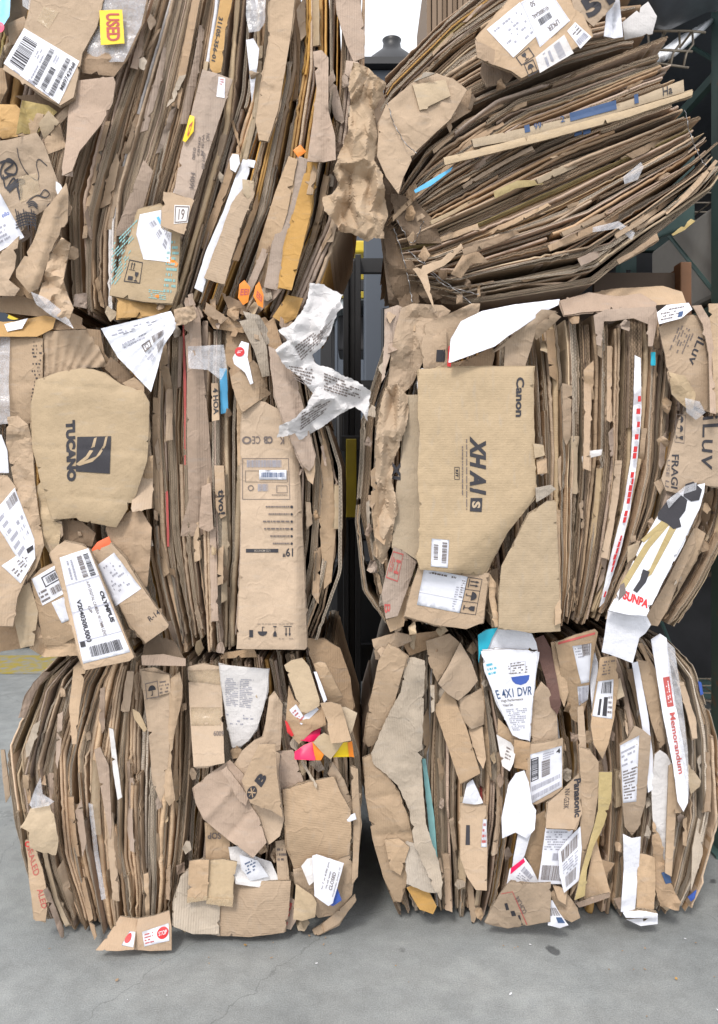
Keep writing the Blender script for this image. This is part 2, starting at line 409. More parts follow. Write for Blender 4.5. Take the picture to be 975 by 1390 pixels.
class Surf:
    """height field y(px,py) of a board or paper"""
    def __init__(s, poly, y=-0.07, tx=0.0, ty=0.0, bend=(), fold=(), noise_a=0.002, noise_s=0.02, crumple=0.0, cs=0.03, curl=0.0022, cw=3, seed=0, pleat=None, auto=0, ani=(1, 1)):
        s.ani = ani; fp = [(p[0] * ani[0], p[1] * ani[1]) for p in poly]
        s.poly, s.y, s.tx, s.ty, s.bend, s.fold = poly, y, tx, ty, bend, fold
        s.na, s.ns, s.cr, s.cs, s.curl, s.cw, s.seed, s.pleat = noise_a, noise_s, crumple, cs, curl, cw, seed, pleat
        s.facets = None
        if crumple:
            s.facets = [Facets(fp, 1 / cs, seed), Facets(fp, 0.42 / cs, seed + 3)]
        s.auto = []
        if auto:
            r = random.Random(int(seed * 100)); xs = [p[0] for p in poly]; ys = [p[1] for p in poly]
            size = max(max(xs) - min(xs), max(ys) - min(ys)); horiz = max(ys) - min(ys) > max(xs) - min(xs)
            for _ in range(auto):
                px = r.uniform(min(xs), max(xs)) * .6 + .4 * sum(xs) / len(xs); py = r.uniform(min(ys), max(ys))
                an = r.gauss(0, 0.35) + (0 if horiz else math.pi / 2) + (math.pi / 2 if r.random() < .25 else 0)
                s.auto.append(((px, py), (-math.sin(an), math.cos(an)), r.choice((-1, 1)) * r.uniform(.03, .11) * min(1, 60 / size)))
        s.cx = sum(p[0] for p in poly) / len(poly); s.cy = sum(p[1] for p in poly) / len(poly)
    def h(s, x, y):
        v = s.y + s.tx * (x - s.cx) / 100 + s.ty * (y - s.cy) / 100
        for (a, b, amp, wid) in s.bend:      # ridge or valley along a line (amp < 0 comes forward)
            v += amp * math.exp(-(dist_seg((x, y), a, b) / wid))
        for (a, b, slope) in s.fold:         # everything on the right-hand side of a->b leans back by slope (m per 100 px)
            dx, dy = b[0]-a[0], b[1]-a[1]; l = math.hypot(dx, dy)
            d = ((x-a[0]) * dy - (y-a[1]) * dx) / l
            if d > 0: v += slope * d / 100
        if s.na: v += s.na * 2 * noise.noise((x * s.ns, y * s.ns, s.seed)) + s.na * 0.5 * noise.noise((x * s.ns * 3.3, y * s.ns * 3.3, s.seed + 5))
        for (p, n, k) in s.auto:             # crisp accidental folds
            d = (x - p[0]) * n[0] + (y - p[1]) * n[1]
            v += k * max(0, d) / 100 + 0.0016 * math.exp(-abs(d) / 1.3)
        if s.cr:
            v += s.cr * (s.facets[0].at(x * s.ani[0], y * s.ani[1]) + 0.28 * s.facets[1].at(x * s.ani[0], y * s.ani[1]))
        if s.pleat:
            (ox, oy), per, amp, mode = s.pleat
            if mode == 'fan': ph = math.atan2(y - oy, x - ox) * per
            elif mode == 'x': ph = (x + (y - oy) * ox) / per
            else: ph = (y + (x - ox) * oy) / per
            v += amp * (abs((ph % 1.0) - 0.5) * 4 - 1)
        if s.curl:
            d = min(dist_seg((x, y), s.poly[i], s.poly[(i+1) % len(s.poly)]) for i in range(len(s.poly)))
            v += s.curl * math.exp(-d / s.cw)
        return v
def inside(p, poly):
    r = False; j = len(poly) - 1
    for i in range(len(poly)):
        if (poly[i][1] > p[1]) != (poly[j][1] > p[1]) and p[0] < (poly[j][0]-poly[i][0]) * (p[1]-poly[i][1]) / (poly[j][1]-poly[i][1]) + poly[i][0]: r = not r
        j = i
    return r
def tri_poly(poly, res, rag, seed, notch=0):
    rng = random.Random(seed)
    if notch:
        per = sum(math.dist(poly[i], poly[(i+1) % len(poly)]) for i in range(len(poly))); out = []
        cxx = sum(p[0] for p in poly) / len(poly); cyy = sum(p[1] for p in poly) / len(poly)
        for i in range(len(poly)):
            a, b = poly[i], poly[(i+1) % len(poly)]; out.append(a); l = math.dist(a, b)
            if l > 26 and rng.random() < notch:
                t = rng.uniform(.2, .8); w = rng.uniform(1.5, 4) / l; d = rng.uniform(1.5, min(7, l * .12))
                sx = -(b[1]-a[1]) / l; sy = (b[0]-a[0]) / l
                if (cxx - a[0]) * sx + (cyy - a[1]) * sy < 0: sx, sy = -sx, -sy
                d *= 1 if rng.random() < .7 else -.5
                P_ = lambda t, d=0: (a[0] + (b[0]-a[0])*t + sx*d, a[1] + (b[1]-a[1])*t + sy*d)
                out += [P_(t - w), P_(t + rng.uniform(-w, w) * .5, d), P_(t + w * rng.uniform(.8, 2.5))]
        poly = out
    bd = []
    n = len(poly)
    for i in range(n):
        a, b = poly[i], poly[(i+1) % n]
        l = math.dist(a, b); k = max(1, int(l / res))
        for q in range(k):
            t = q / k; x = a[0] + (b[0]-a[0])*t; y = a[1] + (b[1]-a[1])*t
            nx, ny = -(b[1]-a[1]) / max(l, 1e-6), (b[0]-a[0]) / max(l, 1e-6)
            r = rag * (noise.noise((x * 0.07, y * 0.07, seed)) * 0.9 * min(1, 4*t*(1-t)*2) + noise.noise((x * 0.6, y * 0.6, seed)) * 1.1) if q else 0
            bd.append((x + nx*r, y + ny*r))
    xs = [p[0] for p in bd]; ys = [p[1] for p in bd]
    pts = []
    yy = min(ys) + res * 0.5; row = 0
    while yy < max(ys):
        xx = min(xs) + (res * 0.5 if row % 2 else 0)
        while xx < max(xs):
            p = (xx + rng.uniform(-.25, .25) * res, yy + rng.uniform(-.25, .25) * res)
            if inside(p, bd) and min(math.dist(p, q) for q in bd) > res * 0.45: pts.append(p)
            xx += res
        yy += res * 0.87; row += 1
    nb = len(bd)
    r = delaunay_2d_cdt([Vector(p) for p in bd + pts], [(i, (i+1) % nb) for i in range(nb)], [], 1, 0.001)
    V = [(v.x, v.y) for v in r[0]]; F = [tuple(f) for f in r[2]]
    # boundary loop from face edges
    ec = {}
    for f in F:
        for i in range(3):
            e = (f[i], f[(i+1) % 3]); ec[e] = 1
    rim = [e for e in ec if (e[1], e[0]) not in ec]
    return V, F, rim
SEED = [11]
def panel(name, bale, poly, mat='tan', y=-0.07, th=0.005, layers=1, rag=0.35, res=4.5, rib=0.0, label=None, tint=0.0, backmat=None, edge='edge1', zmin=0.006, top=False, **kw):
    """a board / sheet of paper with outline poly (photo positions), real thickness and layers behind it"""
    SEED[0] += 1; seed = SEED[0]
    rng = random.Random(seed)
    kw.setdefault('tx', rng.uniform(-0.015, 0.015)); kw.setdefault('ty', rng.uniform(-0.02, 0.01))
    if mat != 'tan2' and not kw.get('crumple') and not kw.get('pleat') and th > .003: kw.setdefault('auto', rng.choice((2, 2, 3, 4)))
    y += YOFF[0]
    s = Surf(poly, y=y, seed=seed * 1.37, **kw)
    verts = []; faces = []; mi = []; uvs = []; tn = []; sm = []
    ca, sa = math.cos(rib), math.sin(rib)
    uo = rng.uniform(0, 20)
    def uvof(v): return (v.x * ca + v.z * sa + uo, -v.x * sa + v.z * ca + uo)
    for l in range(layers):
        pl = poly if l == 0 else [(p[0] + rng.uniform(-2.5, 2.5), p[1] + rng.uniform(-2.5, 2.5)) for p in poly]
        V, F, rim = tri_poly(pl, res if l == 0 else res * 1.8, rag if l == 0 else rag + 0.6, seed + l, 0.45 if th > .003 and mat not in ('navyink', 'redink') else 0)
        off = l * (th * 1.25 + 0.001)
        k0 = len(verts); n = len(V)
        fr = []
        for p in V:
            w = W(p[0], p[1], s.h(*p) + off); fr.append(w)
        bk = [Vector((w.x, w.y + th, w.z)) for w in fr]
        for w in fr + bk: verts.append((w.x, w.y, max(w.z, zmin)))
        for f in F:
            # orientation: faces towards the camera
            a, b, c = (V[i] for i in f)
            cr = (b[0]-a[0])*(c[1]-a[1]) - (b[1]-a[1])*(c[0]-a[0])
            g = f if cr < 0 else f[::-1]
            faces.append(tuple(k0 + i for i in g[::-1])); mi.append(0); sm.append(not kw.get('crumple')); tn.append(tint - 0.1 * l); uvs += [uvof(fr[i]) for i in g[::-1]]
            faces.append(tuple(k0 + n + i for i in g)); mi.append(1); sm.append(True); tn.append(tint - 0.15); uvs += [uvof(fr[i]) for i in g]
        cum = 0
        for a, b in rim:
            k = len(verts)
            for w in (fr[a], fr[b], bk[b], bk[a]): verts.append((w.x, w.y, max(w.z, zmin)))
            faces.append((k, k+1, k+2, k+3)); mi.append(2); sm.append(False); tn.append(0.05)
            d = (fr[a] - fr[b]).length
            uvs += [(cum, 0), (cum + d, 0), (cum + d, 1), (cum, 1)]; cum += d
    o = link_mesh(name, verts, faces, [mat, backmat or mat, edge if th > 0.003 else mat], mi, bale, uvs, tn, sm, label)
    return o, s

# ------------------------------------------------------------------ printing
TXT = {}
def text_geo(s, bold=0.0, shear=0.0):
    key = (s, bold, shear)
    if key in TXT: return TXT[key]
    cu = bpy.data.curves.new('t', 'FONT'); cu.body = s; cu.offset = bold; cu.shear = shear
    cu.resolution_u = 3; cu.size = 1
    ob = bpy.data.objects.new('t', cu); C.objects.link(ob)
    dg = bpy.context.evaluated_depsgraph_get(); dg.update()
    me = ob.evaluated_get(dg).to_mesh()
    V = [(v.co.x, v.co.y) for v in me.vertices]; F = [tuple(p.vertices) for p in me.polygons]
    ob.evaluated_get(dg).to_mesh_clear()
    bpy.data.objects.remove(ob); bpy.data.curves.remove(cu)
    x0 = min(v[0] for v in V); x1 = max(v[0] for v in V); y0 = min(v[1] for v in V); y1 = max(v[1] for v in V)
    V = [((v[0]-x0)/(x1-x0), 1 - (v[1]-y0)/(y1-y0)) for v in V]
    TXT[key] = (V, F); return V, F
def quadmap(q):
    def f(u, v):
        tx = q[0][0]*(1-u) + q[1][0]*u; ty = q[0][1]*(1-u) + q[1][1]*u
        bx = q[3][0]*(1-u) + q[2][0]*u; by = q[3][1]*(1-u) + q[2][1]*u
        return (tx*(1-v) + bx*v, ty*(1-v) + by*v)
    return f
def ring2(c, r0, r1, n=20, asp=1.0):
    V = []; F = []
    for i in range(n):
        t = 2*math.pi*i/n
        V += [(c[0] + r0*math.cos(t)*asp, c[1] + r0*math.sin(t)), (c[0] + r1*math.cos(t)*asp, c[1] + r1*math.sin(t))]
    for i in range(n):
        j = (i+1) % n; F.append((2*i, 2*i+1, 2*j+1, 2*j))
    return V, F
def items_geo(items, rng):
    """items in the unit square -> list of (verts, faces, material)"""
    out = []
    def rect(a, b, c, d, m): out.append(([(a, b), (c, b), (c, d), (a, d)], [(0, 1, 2, 3)], m))
    for idx, it in enumerate(items):
        k = it[0]; m = 'ink'; first = len(out)
        if k == 'bar':       # bars standing along v, marching along u
            _, a, b, c, d = it[:5]; n = it[5] if len(it) > 5 else 24; m = it[6] if len(it) > 6 else 'ink'
            x = a; un = (c - a) / (n * 2)
            while x < c:
                w = un * rng.choice((0.6, 0.6, 1.1, 1.7)); rect(x, b, min(x + w, c), d, m); x += w + un * rng.choice((0.6, 0.8, 1.3))
        elif k == 'barv':
            _, a, b, c, d = it[:5]; n = it[5] if len(it) > 5 else 24; m = it[6] if len(it) > 6 else 'ink'
            x = b; un = (d - b) / (n * 2)
            while x < d:
                w = un * rng.choice((0.6, 0.6, 1.1, 1.7)); rect(a, x, c, min(x + w, d), m); x += w + un * rng.choice((0.6, 0.8, 1.3))
        elif k == 'lines':   # rows of small print too small to read
            _, a, b, c, d, n = it[:6]; m = it[6] if len(it) > 6 else 'inkgrey'; den = it[7] if len(it) > 7 else 0.8
            lh = (d - b) / n
            for r in range(n):
                x = a; end = c - (c - a) * rng.choice((0, 0, 0.1, 0.35))
                while x < end:
                    w = (c - a) * rng.uniform(0.03, 0.12)
                    if rng.random() < den: rect(x, b + r*lh + lh*0.25, min(x + w, end), b + r*lh + lh*0.72, m)
                    x += w + (c - a) * 0.02
        elif k == 'text':
            _, s, a, b, c, d = it[:6]; m = it[6] if len(it) > 6 else 'ink'
            V, F = text_geo(s, it[7] if len(it) > 7 else 0.01, it[8] if len(it) > 8 else 0.0)
            out.append(([(a + (c-a)*u, b + (d-b)*v) for u, v in V], F, m))
        elif k == 'box':
            _, a, b, c, d, w = it[:6]; m = it[6] if len(it) > 6 else 'ink'; w2 = w * (it[7] if len(it) > 7 else 1)
            rect(a, b, c, b + w2, m); rect(a, d - w2, c, d, m); rect(a, b + w2, a + w, d - w2, m); rect(c - w, b + w2, c, d - w2, m)
        elif k == 'fill': rect(*it[1:5], it[5] if len(it) > 5 else 'ink')
        elif k == 'poly': out.append((list(it[1]), [tuple(range(len(it[1])))], it[2] if len(it) > 2 else 'ink'))
        elif k == 'disc':
            _, cx, cy, r = it[:4]; asp = it[5] if len(it) > 5 else 1
            V = [(cx + r*asp*math.cos(2*math.pi*i/20), cy + r*math.sin(2*math.pi*i/20)) for i in range(20)]
            out.append((V, [tuple(range(20))], it[4] if len(it) > 4 else 'ink'))
        elif k == 'ring':
            _, cx, cy, r0, r1 = it[:5]
            V, F = ring2((cx, cy), r0, r1, 22, it[6] if len(it) > 6 else 1); out.append((V, F, it[5] if len(it) > 5 else 'ink'))
        elif k == 'pen':     # pen stroke
            _, pts, w = it[:3]; m = it[3] if len(it) > 3 else 'ink'
            P = resample(pts, max(6, len(pts) * 5)); V = []; F = []
            for i, p in enumerate(P):
                a, b = P[max(i-1, 0)], P[min(i+1, len(P)-1)]; dx, dy = b[0]-a[0], b[1]-a[1]; l = math.hypot(dx, dy) or 1
                V += [(p[0] - dy/l*w/2, p[1] + dx/l*w/2), (p[0] + dy/l*w/2, p[1] - dx/l*w/2)]
            for i in range(len(P)-1): F.append((2*i, 2*i+1, 2*i+3, 2*i+2))
            out.append((V, F, m))
        elif k == 'umbrella':
            _, a, b, c, d = it[:5]
            V = [(a + (c-a)*(0.5 + 0.5*math.cos(math.pi*i/10)), b + (d-b)*(0.5 - 0.5*math.sin(math.pi*i/10))) for i in range(11)]
            out.append((V, [tuple(range(11))], m)); rect(a + (c-a)*.46, b + (d-b)*.5, a + (c-a)*.54, d, m); rect(a + (c-a)*.3, d - (d-b)*.08, a + (c-a)*.46, d, m)
        elif k == 'glass':
            _, a, b, c, d = it[:5]; u = lambda x, y: (a + (c-a)*x, b + (d-b)*y)
            out.append(([u(.2, 0), u(.8, 0), u(.75, .35), u(.54, .55), u(.54, .88), u(.78, .92), u(.78, 1), u(.22, 1), u(.22, .92), u(.46, .88), u(.46, .55), u(.25, .35)], [tuple(range(12))], m))
        elif k == 'arrows':
            _, a, b, c, d = it[:5]; u = lambda x, y: (a + (c-a)*x, b + (d-b)*y)
            for o in (0.25, 0.7):
                out.append(([u(o, 0), u(o+.16, .3), u(o+.06, .3), u(o+.06, .85), u(o-.06, .85), u(o-.06, .3), u(o-.16, .3)], [tuple(range(7))], m))
            rect(a, d - (d-b)*.07, c, d, m)
        for q_ in range(first, len(out)): out[q_] = out[q_][:3] + (idx,)
    return out
def print_on(name, parent_surf, quad, items, bg=None, level=1, label=None, lift=0.0016, outline=None, maxe=7.0, bgcurl=0.0):
    """a print (bg=None) or a paper label with print, lying on the surface of its board"""
    parent, s = parent_surf
    SEED[0] += 1; rng = random.Random(SEED[0])
    f = quadmap(quad)
    geo = []
    for V, F, m, ix in items_geo(items, rng): geo.append(([f(u, v) for u, v in V], F, m, min(ix, 8) * 0.0003))
    verts = []; faces = []; mi = []; mats = []; uvs = []
    def midx(m):
        if m not in mats: mats.append(m)
        return mats.index(m)
    if bg:
        pl = outline or quad
        V, F, rim = tri_poly(pl, maxe * 0.8, 0.25, SEED[0])
        k0 = len(verts)
        for p in V: w = W(p[0], p[1], s.h(*p) - lift * level); verts.append(tuple(w)); uvs.append((w.x, w.z))
        for fc in F: faces.append(tuple(k0 + i for i in fc)); mi.append(midx(bg))
        n = len(V)
        for p in V: w = W(p[0], p[1], s.h(*p) - lift * level + 0.0006); verts.append(tuple(w)); uvs.append((w.x, w.z))
        for a, b in rim: faces.append((k0+a, k0+b, k0+n+b, k0+n+a)); mi.append(midx(bg))
    extra = lift * 0.6 if bg else 0
    for V, F, m, up in geo:
        bm = bmesh.new()
        vs = [bm.verts.new((x, y, 0)) for x, y in V]
        for fc in F:
            try: bm.faces.new([vs[i] for i in fc])
            except ValueError: pass
        bmesh.ops.triangulate(bm, faces=bm.faces[:])
        for _ in range(4):
            e = [e for e in bm.edges if e.calc_length() > maxe]
            if not e: break
            bmesh.ops.subdivide_edges(bm, edges=e, cuts=1)
            bmesh.ops.triangulate(bm, faces=bm.faces[:])
        k0 = len(verts)
        bm.verts.index_update()
        for v in bm.verts:
            if outline and bg: pass
            w = W(v.co.x, v.co.y, s.h(v.co.x, v.co.y) - lift * level - extra - up); verts.append(tuple(w)); uvs.append((w.x, w.z))
        for fc in bm.faces: faces.append(tuple(k0 + v.index for v in fc.verts)); mi.append(midx(m))
        bm.free()
    # all print faces look to the camera side
    F2 = []
    for fc in faces:
        a, b, c = (Vector(verts[i]) for i in fc[:3])
        F2.append(fc if (b-a).cross(c-a).y < 0 else fc[::-1])
    lu = [uvs[i] for fc in F2 for i in fc]
    return link_mesh(name, verts, F2, mats, mi, parent, uvs=lu, smooth=True, label=label)
G = 'bales of flattened cardboard boxes stacked three high'
def bale(label, px, py, y=0.3):
    return thing('cardboard_bale', label, 'bale', W(px, py, 0) + Vector((0, y, 0)), G)
def P(b, pts, mat='tan', y=-0.07, name='cardboard_flap', **kw): return panel(name, b, pts, mat, y, **kw)
def wires(b, lines, r=0.0016):
    for pts, y in lines:
        mb = MB()
        P0 = resample(pts, 24)
        mb.tube([W(p[0] + random.uniform(-1, 1), p[1] + random.uniform(-1, 1), y + 0.01 * math.sin(i)) for i, p in enumerate(P0)], r, 6)
        mb.build('baling_wire', 'wire', b, smooth=True)
def scraps(b, regions, seed, mats=('tan', 'pink', 'brown', 'tan', 'grey'), y=-0.02, size=(34, 90)):
    """torn flaps sticking out between the flattened boxes: (x, y, angle)"""
    rng = random.Random(seed)
    for (x, yy, ang) in regions:
        l = rng.uniform(*size); w = l * rng.uniform(0.09, 0.2)
        ca, sa = math.cos(math.radians(ang)), math.sin(math.radians(ang))
        q = [(-l/2 * rng.uniform(.8, 1), -w/2 * rng.uniform(.3, 1)), (l/2 * rng.uniform(.5, 1), -w/2 * rng.uniform(.6, 1)), (l/2 * rng.uniform(.6, 1), w/2 * rng.uniform(.3, 1)), (-l/2 * rng.uniform(.4, 1), w/2)]
        if rng.random() < .5: q.insert(2, (l/2 * 1.1, rng.uniform(-w/3, w/3)))
        pts = [(x + a*ca - c*sa, yy + a*sa + c*ca) for a, c in q]
        P(b, pts, rng.choice(mats), y + rng.uniform(-0.012, 0.01), rag=0.9, tx=rng.choice((-1, 1)) * rng.uniform(.1, .4), ty=rng.uniform(-.08, .06), noise_a=0.006, noise_s=0.05, res=4.0, tint=rng.uniform(-.15, .1))

def strips(b, L, R, n, seed, y=-0.014, w=(5, 11), mats=('tan', 'tan2', 'tan', 'pink', 'brown')):
    """wider folded boxes whose creased side faces the yard"""
    rng = random.Random(seed); L = resample(L, 40); R = resample(R, 40)
    for q in range(n):
        f = (q + rng.uniform(.15, .85)) / n; t0 = rng.uniform(0.02, .8); t1 = min(.98, t0 + rng.uniform(.12, .38)); W_ = rng.uniform(*w) / 2
        up = []; dn = []
        for k in range(4):
            i = int((t0 + (t1 - t0) * k / 3) * 39)
            x = L[i][0] * (1-f) + R[i][0] * f; yy = L[i][1] * (1-f) + R[i][1] * f
            dx, dy = R[i][0] - L[i][0], R[i][1] - L[i][1]; l = math.hypot(dx, dy); dx /= l; dy /= l; ww = W_ * rng.uniform(.85, 1.1)
            up.append((x - dx*ww, yy - dy*ww)); dn.append((x + dx*ww, yy + dy*ww))
        d_ = rng.uniform(-4, 4); dn[-1] = (dn[-1][0], dn[-1][1] + d_)
        P(b, up + dn[::-1], rng.choice(mats), y + rng.uniform(-.012, .006), name='folded_side', th=.006, layers=2, rag=.5, res=3.6, tx=rng.uniform(-.25, .25), ty=rng.uniform(-.02, .02), noise_a=.0015, tint=rng.uniform(-.15, .2))
def chunks(b, spots, seed, y=-0.035, mats=('tan', 'tan', 'pink', 'brown', 'tan2', 'grey')):
    """crushed corners and torn pieces wedged between the bigger boxes"""
    rng = random.Random(seed)
    for (x, yy, r) in spots:
        n = rng.choice((4, 4, 5, 6)); a0 = rng.uniform(0, 6.3); st = rng.uniform(.45, .9)
        pts = []
        for i in range(n):
            t = a0 + 2*math.pi*(i + rng.uniform(-.3, .3))/n; q = r * rng.uniform(.7, 1.15)
            pts.append((x + q*st*math.cos(t), yy + q*math.sin(t)))
        P(b, pts, rng.choice(mats), y + rng.uniform(-.015, .01), crumple=rng.uniform(.008, .03), cs=rng.uniform(.05, .09), rag=1.0, res=3.2, tx=rng.uniform(-.3, .3), ty=rng.uniform(-.25, .1), th=.004, tint=rng.uniform(-.15, .1), name='torn_piece')
# =========================================================== top left bale
TL = bale('top left bale of leaning flattened boxes with a yellow USED sticker', 200, 430)
stack(TL, [(-75,-40),(-75,120),(-75,300),(-70,405)], [(205,-40),(150,100),(112,230),(96,330),(104,428)], 20, 3, y=0.05, wob=6)
stack(TL, [(205,-40),(160,90),(122,220),(106,330),(118,436)], [(362,-40),(362,100),(345,210),(300,330),(262,432)], 27, 4, rough=0.013, fold=0.5, mats=('tan','pink','brown','tan','tan2'),
      special={6: ('fold', 'offwhite', 2), 14: ('fold', 'white', 1)})
stack(TL, [(362,-40),(362,100),(345,210),(300,330),(262,432)], [(496,-40),(494,100),(484,240),(462,350),(408,442)], 24, 5, rough=0.014, fold=0.45, mats=('tan','pink','brown','ochre','dark','tan'),
      special={9: ('fold', 'ochre', 2), 13: ('fold', 'ochre', 1), 17: ('fold', 'ochre', 1)})
# corner of bright packaging
bp = P(TL, [(-30,-40),(17,-40),(13,22),(3,38),(-30,36)], 'skyblue', -0.05, name='printed_carton', noise_a=0.002, label='bright blue packaging corner')
print_on('printed_spot', bp, [(-6,30),(6,30),(6,44),(-6,44)], [('disc', .5, .5, .5, 'magenta')])
P(TL, [(15,-40),(45,-40),(34,30),(26,50),(8,48),(4,38),(13,22)], 'dark', -0.03, noise_a=0.006)
P(TL, [(28,-40),(48,-40),(40,14),(31,8)], 'plastic', -0.06, th=0.001, name='plastic_film', crumple=0.02)
P(TL, [(10,32),(33,22),(38,34),(20,60),(14,62)], 'brown', -0.05)
# carton with the shipping label
pa = P(TL, [(48,-40),(150,-40),(132,36),(112,72),(106,104),(100,132),(82,143),(60,130),(4,94),(33,37),(40,12)], 'tan', -0.10, name='flattened_carton', layers=2, th=0.008, tx=-0.01, ty=-0.01, bend=[((33,37),(110,84),0.006,6)], label='tan carton with a large barcode shipping label')
print_on('shipping_label', pa, [(5,86),(33,38),(108,83),(80,141)], [('bar', .12,.06,.86,.30,16), ('lines', .55,.34,.8,.42,2), ('lines',.0,.1,.08,.9,3), ('barv'[:3], .05,.50,.92,.585,40,'ink'), ('lines',.1,.44,.7,.48,1), ('bar', .05,.64,.58,.73,26), ('lines',.68,.62,.9,.7,2), ('bar', .05,.79,.93,.87,40), ('text','M89742968',.28,.90,.92,.965,'ink',.02), ('lines',.3,.985,.6,.999,1)], bg='label', bgcurl=0)
print_on('packing_tape', pa, [(60,8),(80,16),(66,40),(50,28)], [], bg='tape')
# plastic-wrapped grey parcel with the USED sticker
pu = P(TL, [(150,-40),(208,-40),(196,30),(172,82),(155,104),(112,99),(111,84),(122,48),(134,20)], 'dark', -0.085, name='wrapped_parcel', noise_a=0.006, tint=0.35, crumple=0.004, bend=[((120,80),(160,80),-0.008,8)], label='grey brown parcel wrapped in clear plastic')
P(TL, [(150,-35),(206,-35),(192,34),(168,84),(124,84),(118,70),(136,10)], 'plastic', -0.093, th=0.0008, name='plastic_film', noise_a=0.006, crumple=0.006, res=4)
su = P(TL, [(135,14),(166,13),(169,59),(137,61)], 'yellow', -0.108, th=0.0012, name='sticker', noise_a=0.001, curl=0.0, tx=0, ty=0, label='yellow USED sticker')
print_on('lettering', su, [(162,18),(163.5,55),(145,56),(143.5,18)], [('text','USED',0,0,1,1,'redink',.035)], lift=0.0012)
P(TL, [(110,98),(152,103),(148,112),(120,118),(112,150),(100,132)], 'brown', -0.05, noise_a=0.008)
P(TL, [(96,110),(154,104),(157,112),(153,140),(138,168),(108,205),(98,232),(86,238),(84,228),(90,190)], 'pink', -0.105, name='flattened_carton', tx=-0.03, bend=[((98,168),(128,172),0.004,3)])
P(TL, [(86,222),(99,222),(99,240),(84,238)], 'pink', -0.115, crumple=0.01)
# crumpled boxes down the left edge
P(TL, [(-40,95),(6,92),(10,120),(0,142),(-40,145)], 'brown', -0.07)
P(TL, [(-40,140),(22,142),(34,155),(25,185),(-5,190),(-40,190)], 'ochre', -0.085, crumple=0.02, tint=0.05)
P(TL, [(30,136),(66,143),(78,152),(62,168),(50,182),(22,182),(26,158)], 'ytape', -0.09, bend=[((30,140),(45,180),0.02,6)])
P(TL, [(36,150),(60,155),(48,185),(24,184)], 'tan', -0.10, crumple=0.012)
P(TL, [(52,168),(66,150),(81,166),(60,190)], 'tan2', -0.105, ty=0.08)
P(TL, [(60,190),(81,166),(90,200),(64,210)], 'tan', -0.10, tx=0.1)
P(TL, [(74,160),(97,138),(99,150),(82,168)], 'tan', -0.095)
P(TL, [(20,130),(60,128),(92,144),(80,162),(40,140)], 'dark', -0.04)
ph = P(TL, [(-45,195),(10,190),(50,180),(60,196),(80,250),(82,262),(62,284),(38,300),(25,325),(-10,350),(-45,350)], 'tan', -0.12, name='flattened_carton', layers=2, noise_a=0.008, bend=[((0,255),(50,235),0.006,5),((40,235),(60,275),-0.005,5)], label='tan carton scribbled over with a black marker')
print_on('marker_scribble', ph, [(0,190),(80,190),(80,320),(0,320)], [
  ('pen',[(.29,.08),(.33,.2),(.45,.34),(.62,.42),(.66,.37),(.62,.26),(.66,.2),(.80,.27)],.012,'ink'),
  ('pen',[(0,.24),(.1,.22),(.22,.25),(.08,.33),(.25,.36),(.28,.27),(.14,.2),(.02,.3),(.04,.4),(.2,.36)],.026,'ink'),
  ('pen',[(.12,.52),(.3,.42),(.42,.44),(.28,.47),(.15,.54)],.034,'ink'),('pen',[(.05,.36),(.1,.5),(.24,.4),(.32,.56),(.36,.46)],.022,'ink'),
  ('pen',[(.3,.48),(.34,.62),(.38,.5)],.02,'ink'),('pen',[(.45,.66),(.6,.58),(.78,.6),(.84,.56),(.76,.52),(.68,.58)],.014,'ink'),('pen',[(.84,.74),(.92,.72),(.88,.66),(.80,.7),(.9,.78)],.014,'ink')]
  + [('pen',[(.26+.045*i,.72+.02*(i%3)),(.33+.04*i,.9+.02*((i*2)%3))],.016,'ink') for i in range(8)]
  + [('pen',[(.27,.8+.03*i),(.45,.76+.03*i),(.62,.78+.03*i)],.014,'ink') for i in range(5)] + [('pen',[(.48,.66+.02*i),(.56,.64+.02*i),(.64,.68+.02*i)],.014,'ink') for i in range(3)])
print_on('shipping_label', ph, [(-20,262),(-2,258),(33,322),(-20,352)], [('text','oilo',.66,.42,.94,.5,'blueink',.02),('lines',.1,.6,.7,.9,4)], bg='label')
print_on('packing_tape', ph, [(25,240),(50,235),(55,262),(28,275)], [], bg='tape', level=2)
P(TL, [(-45,345),(-5,350),(26,320),(20,365),(12,380),(27,392),(20,402),(-45,400)], 'tan', -0.10, crumple=0.02)
P(TL, [(60,286),(80,262),(90,248),(93,262),(92,300),(74,330),(52,392),(40,398),(22,376),(22,366),(44,330)], 'tan', -0.125, name='flattened_carton', bend=[((84,262),(46,385),-0.02,7),((62,290),(30,370),0.012,5)], noise_a=0.006)
P(TL, [(20,360),(40,390),(62,398),(58,410),(20,400),(-45,405),(-45,392)], 'brown', -0.07, crumple=0.015)
P(TL, [(84,322),(96,330),(86,380),(92,400),(100,418),(94,436),(74,428),(52,402),(56,390),(66,350)], 'tan', -0.13, crumple=0.03, cs=0.05, name='crumpled_board')
P(TL, [(-45,398),(30,402),(70,410),(112,432),(110,446),(70,432),(-45,418)], 'brown', -0.02)
P(TL, [(42,396),(62,404),(90,426),(100,446),(72,430),(50,414)], 'plastic', -0.14, th=0.0008, name='plastic_film', crumple=0.03)
P(TL, [(76,246),(82,250),(88,262),(80,268),(76,258)], 'whiteink', -0.145, th=0.012, name='foam_piece', crumple=0.01, res=2.5)
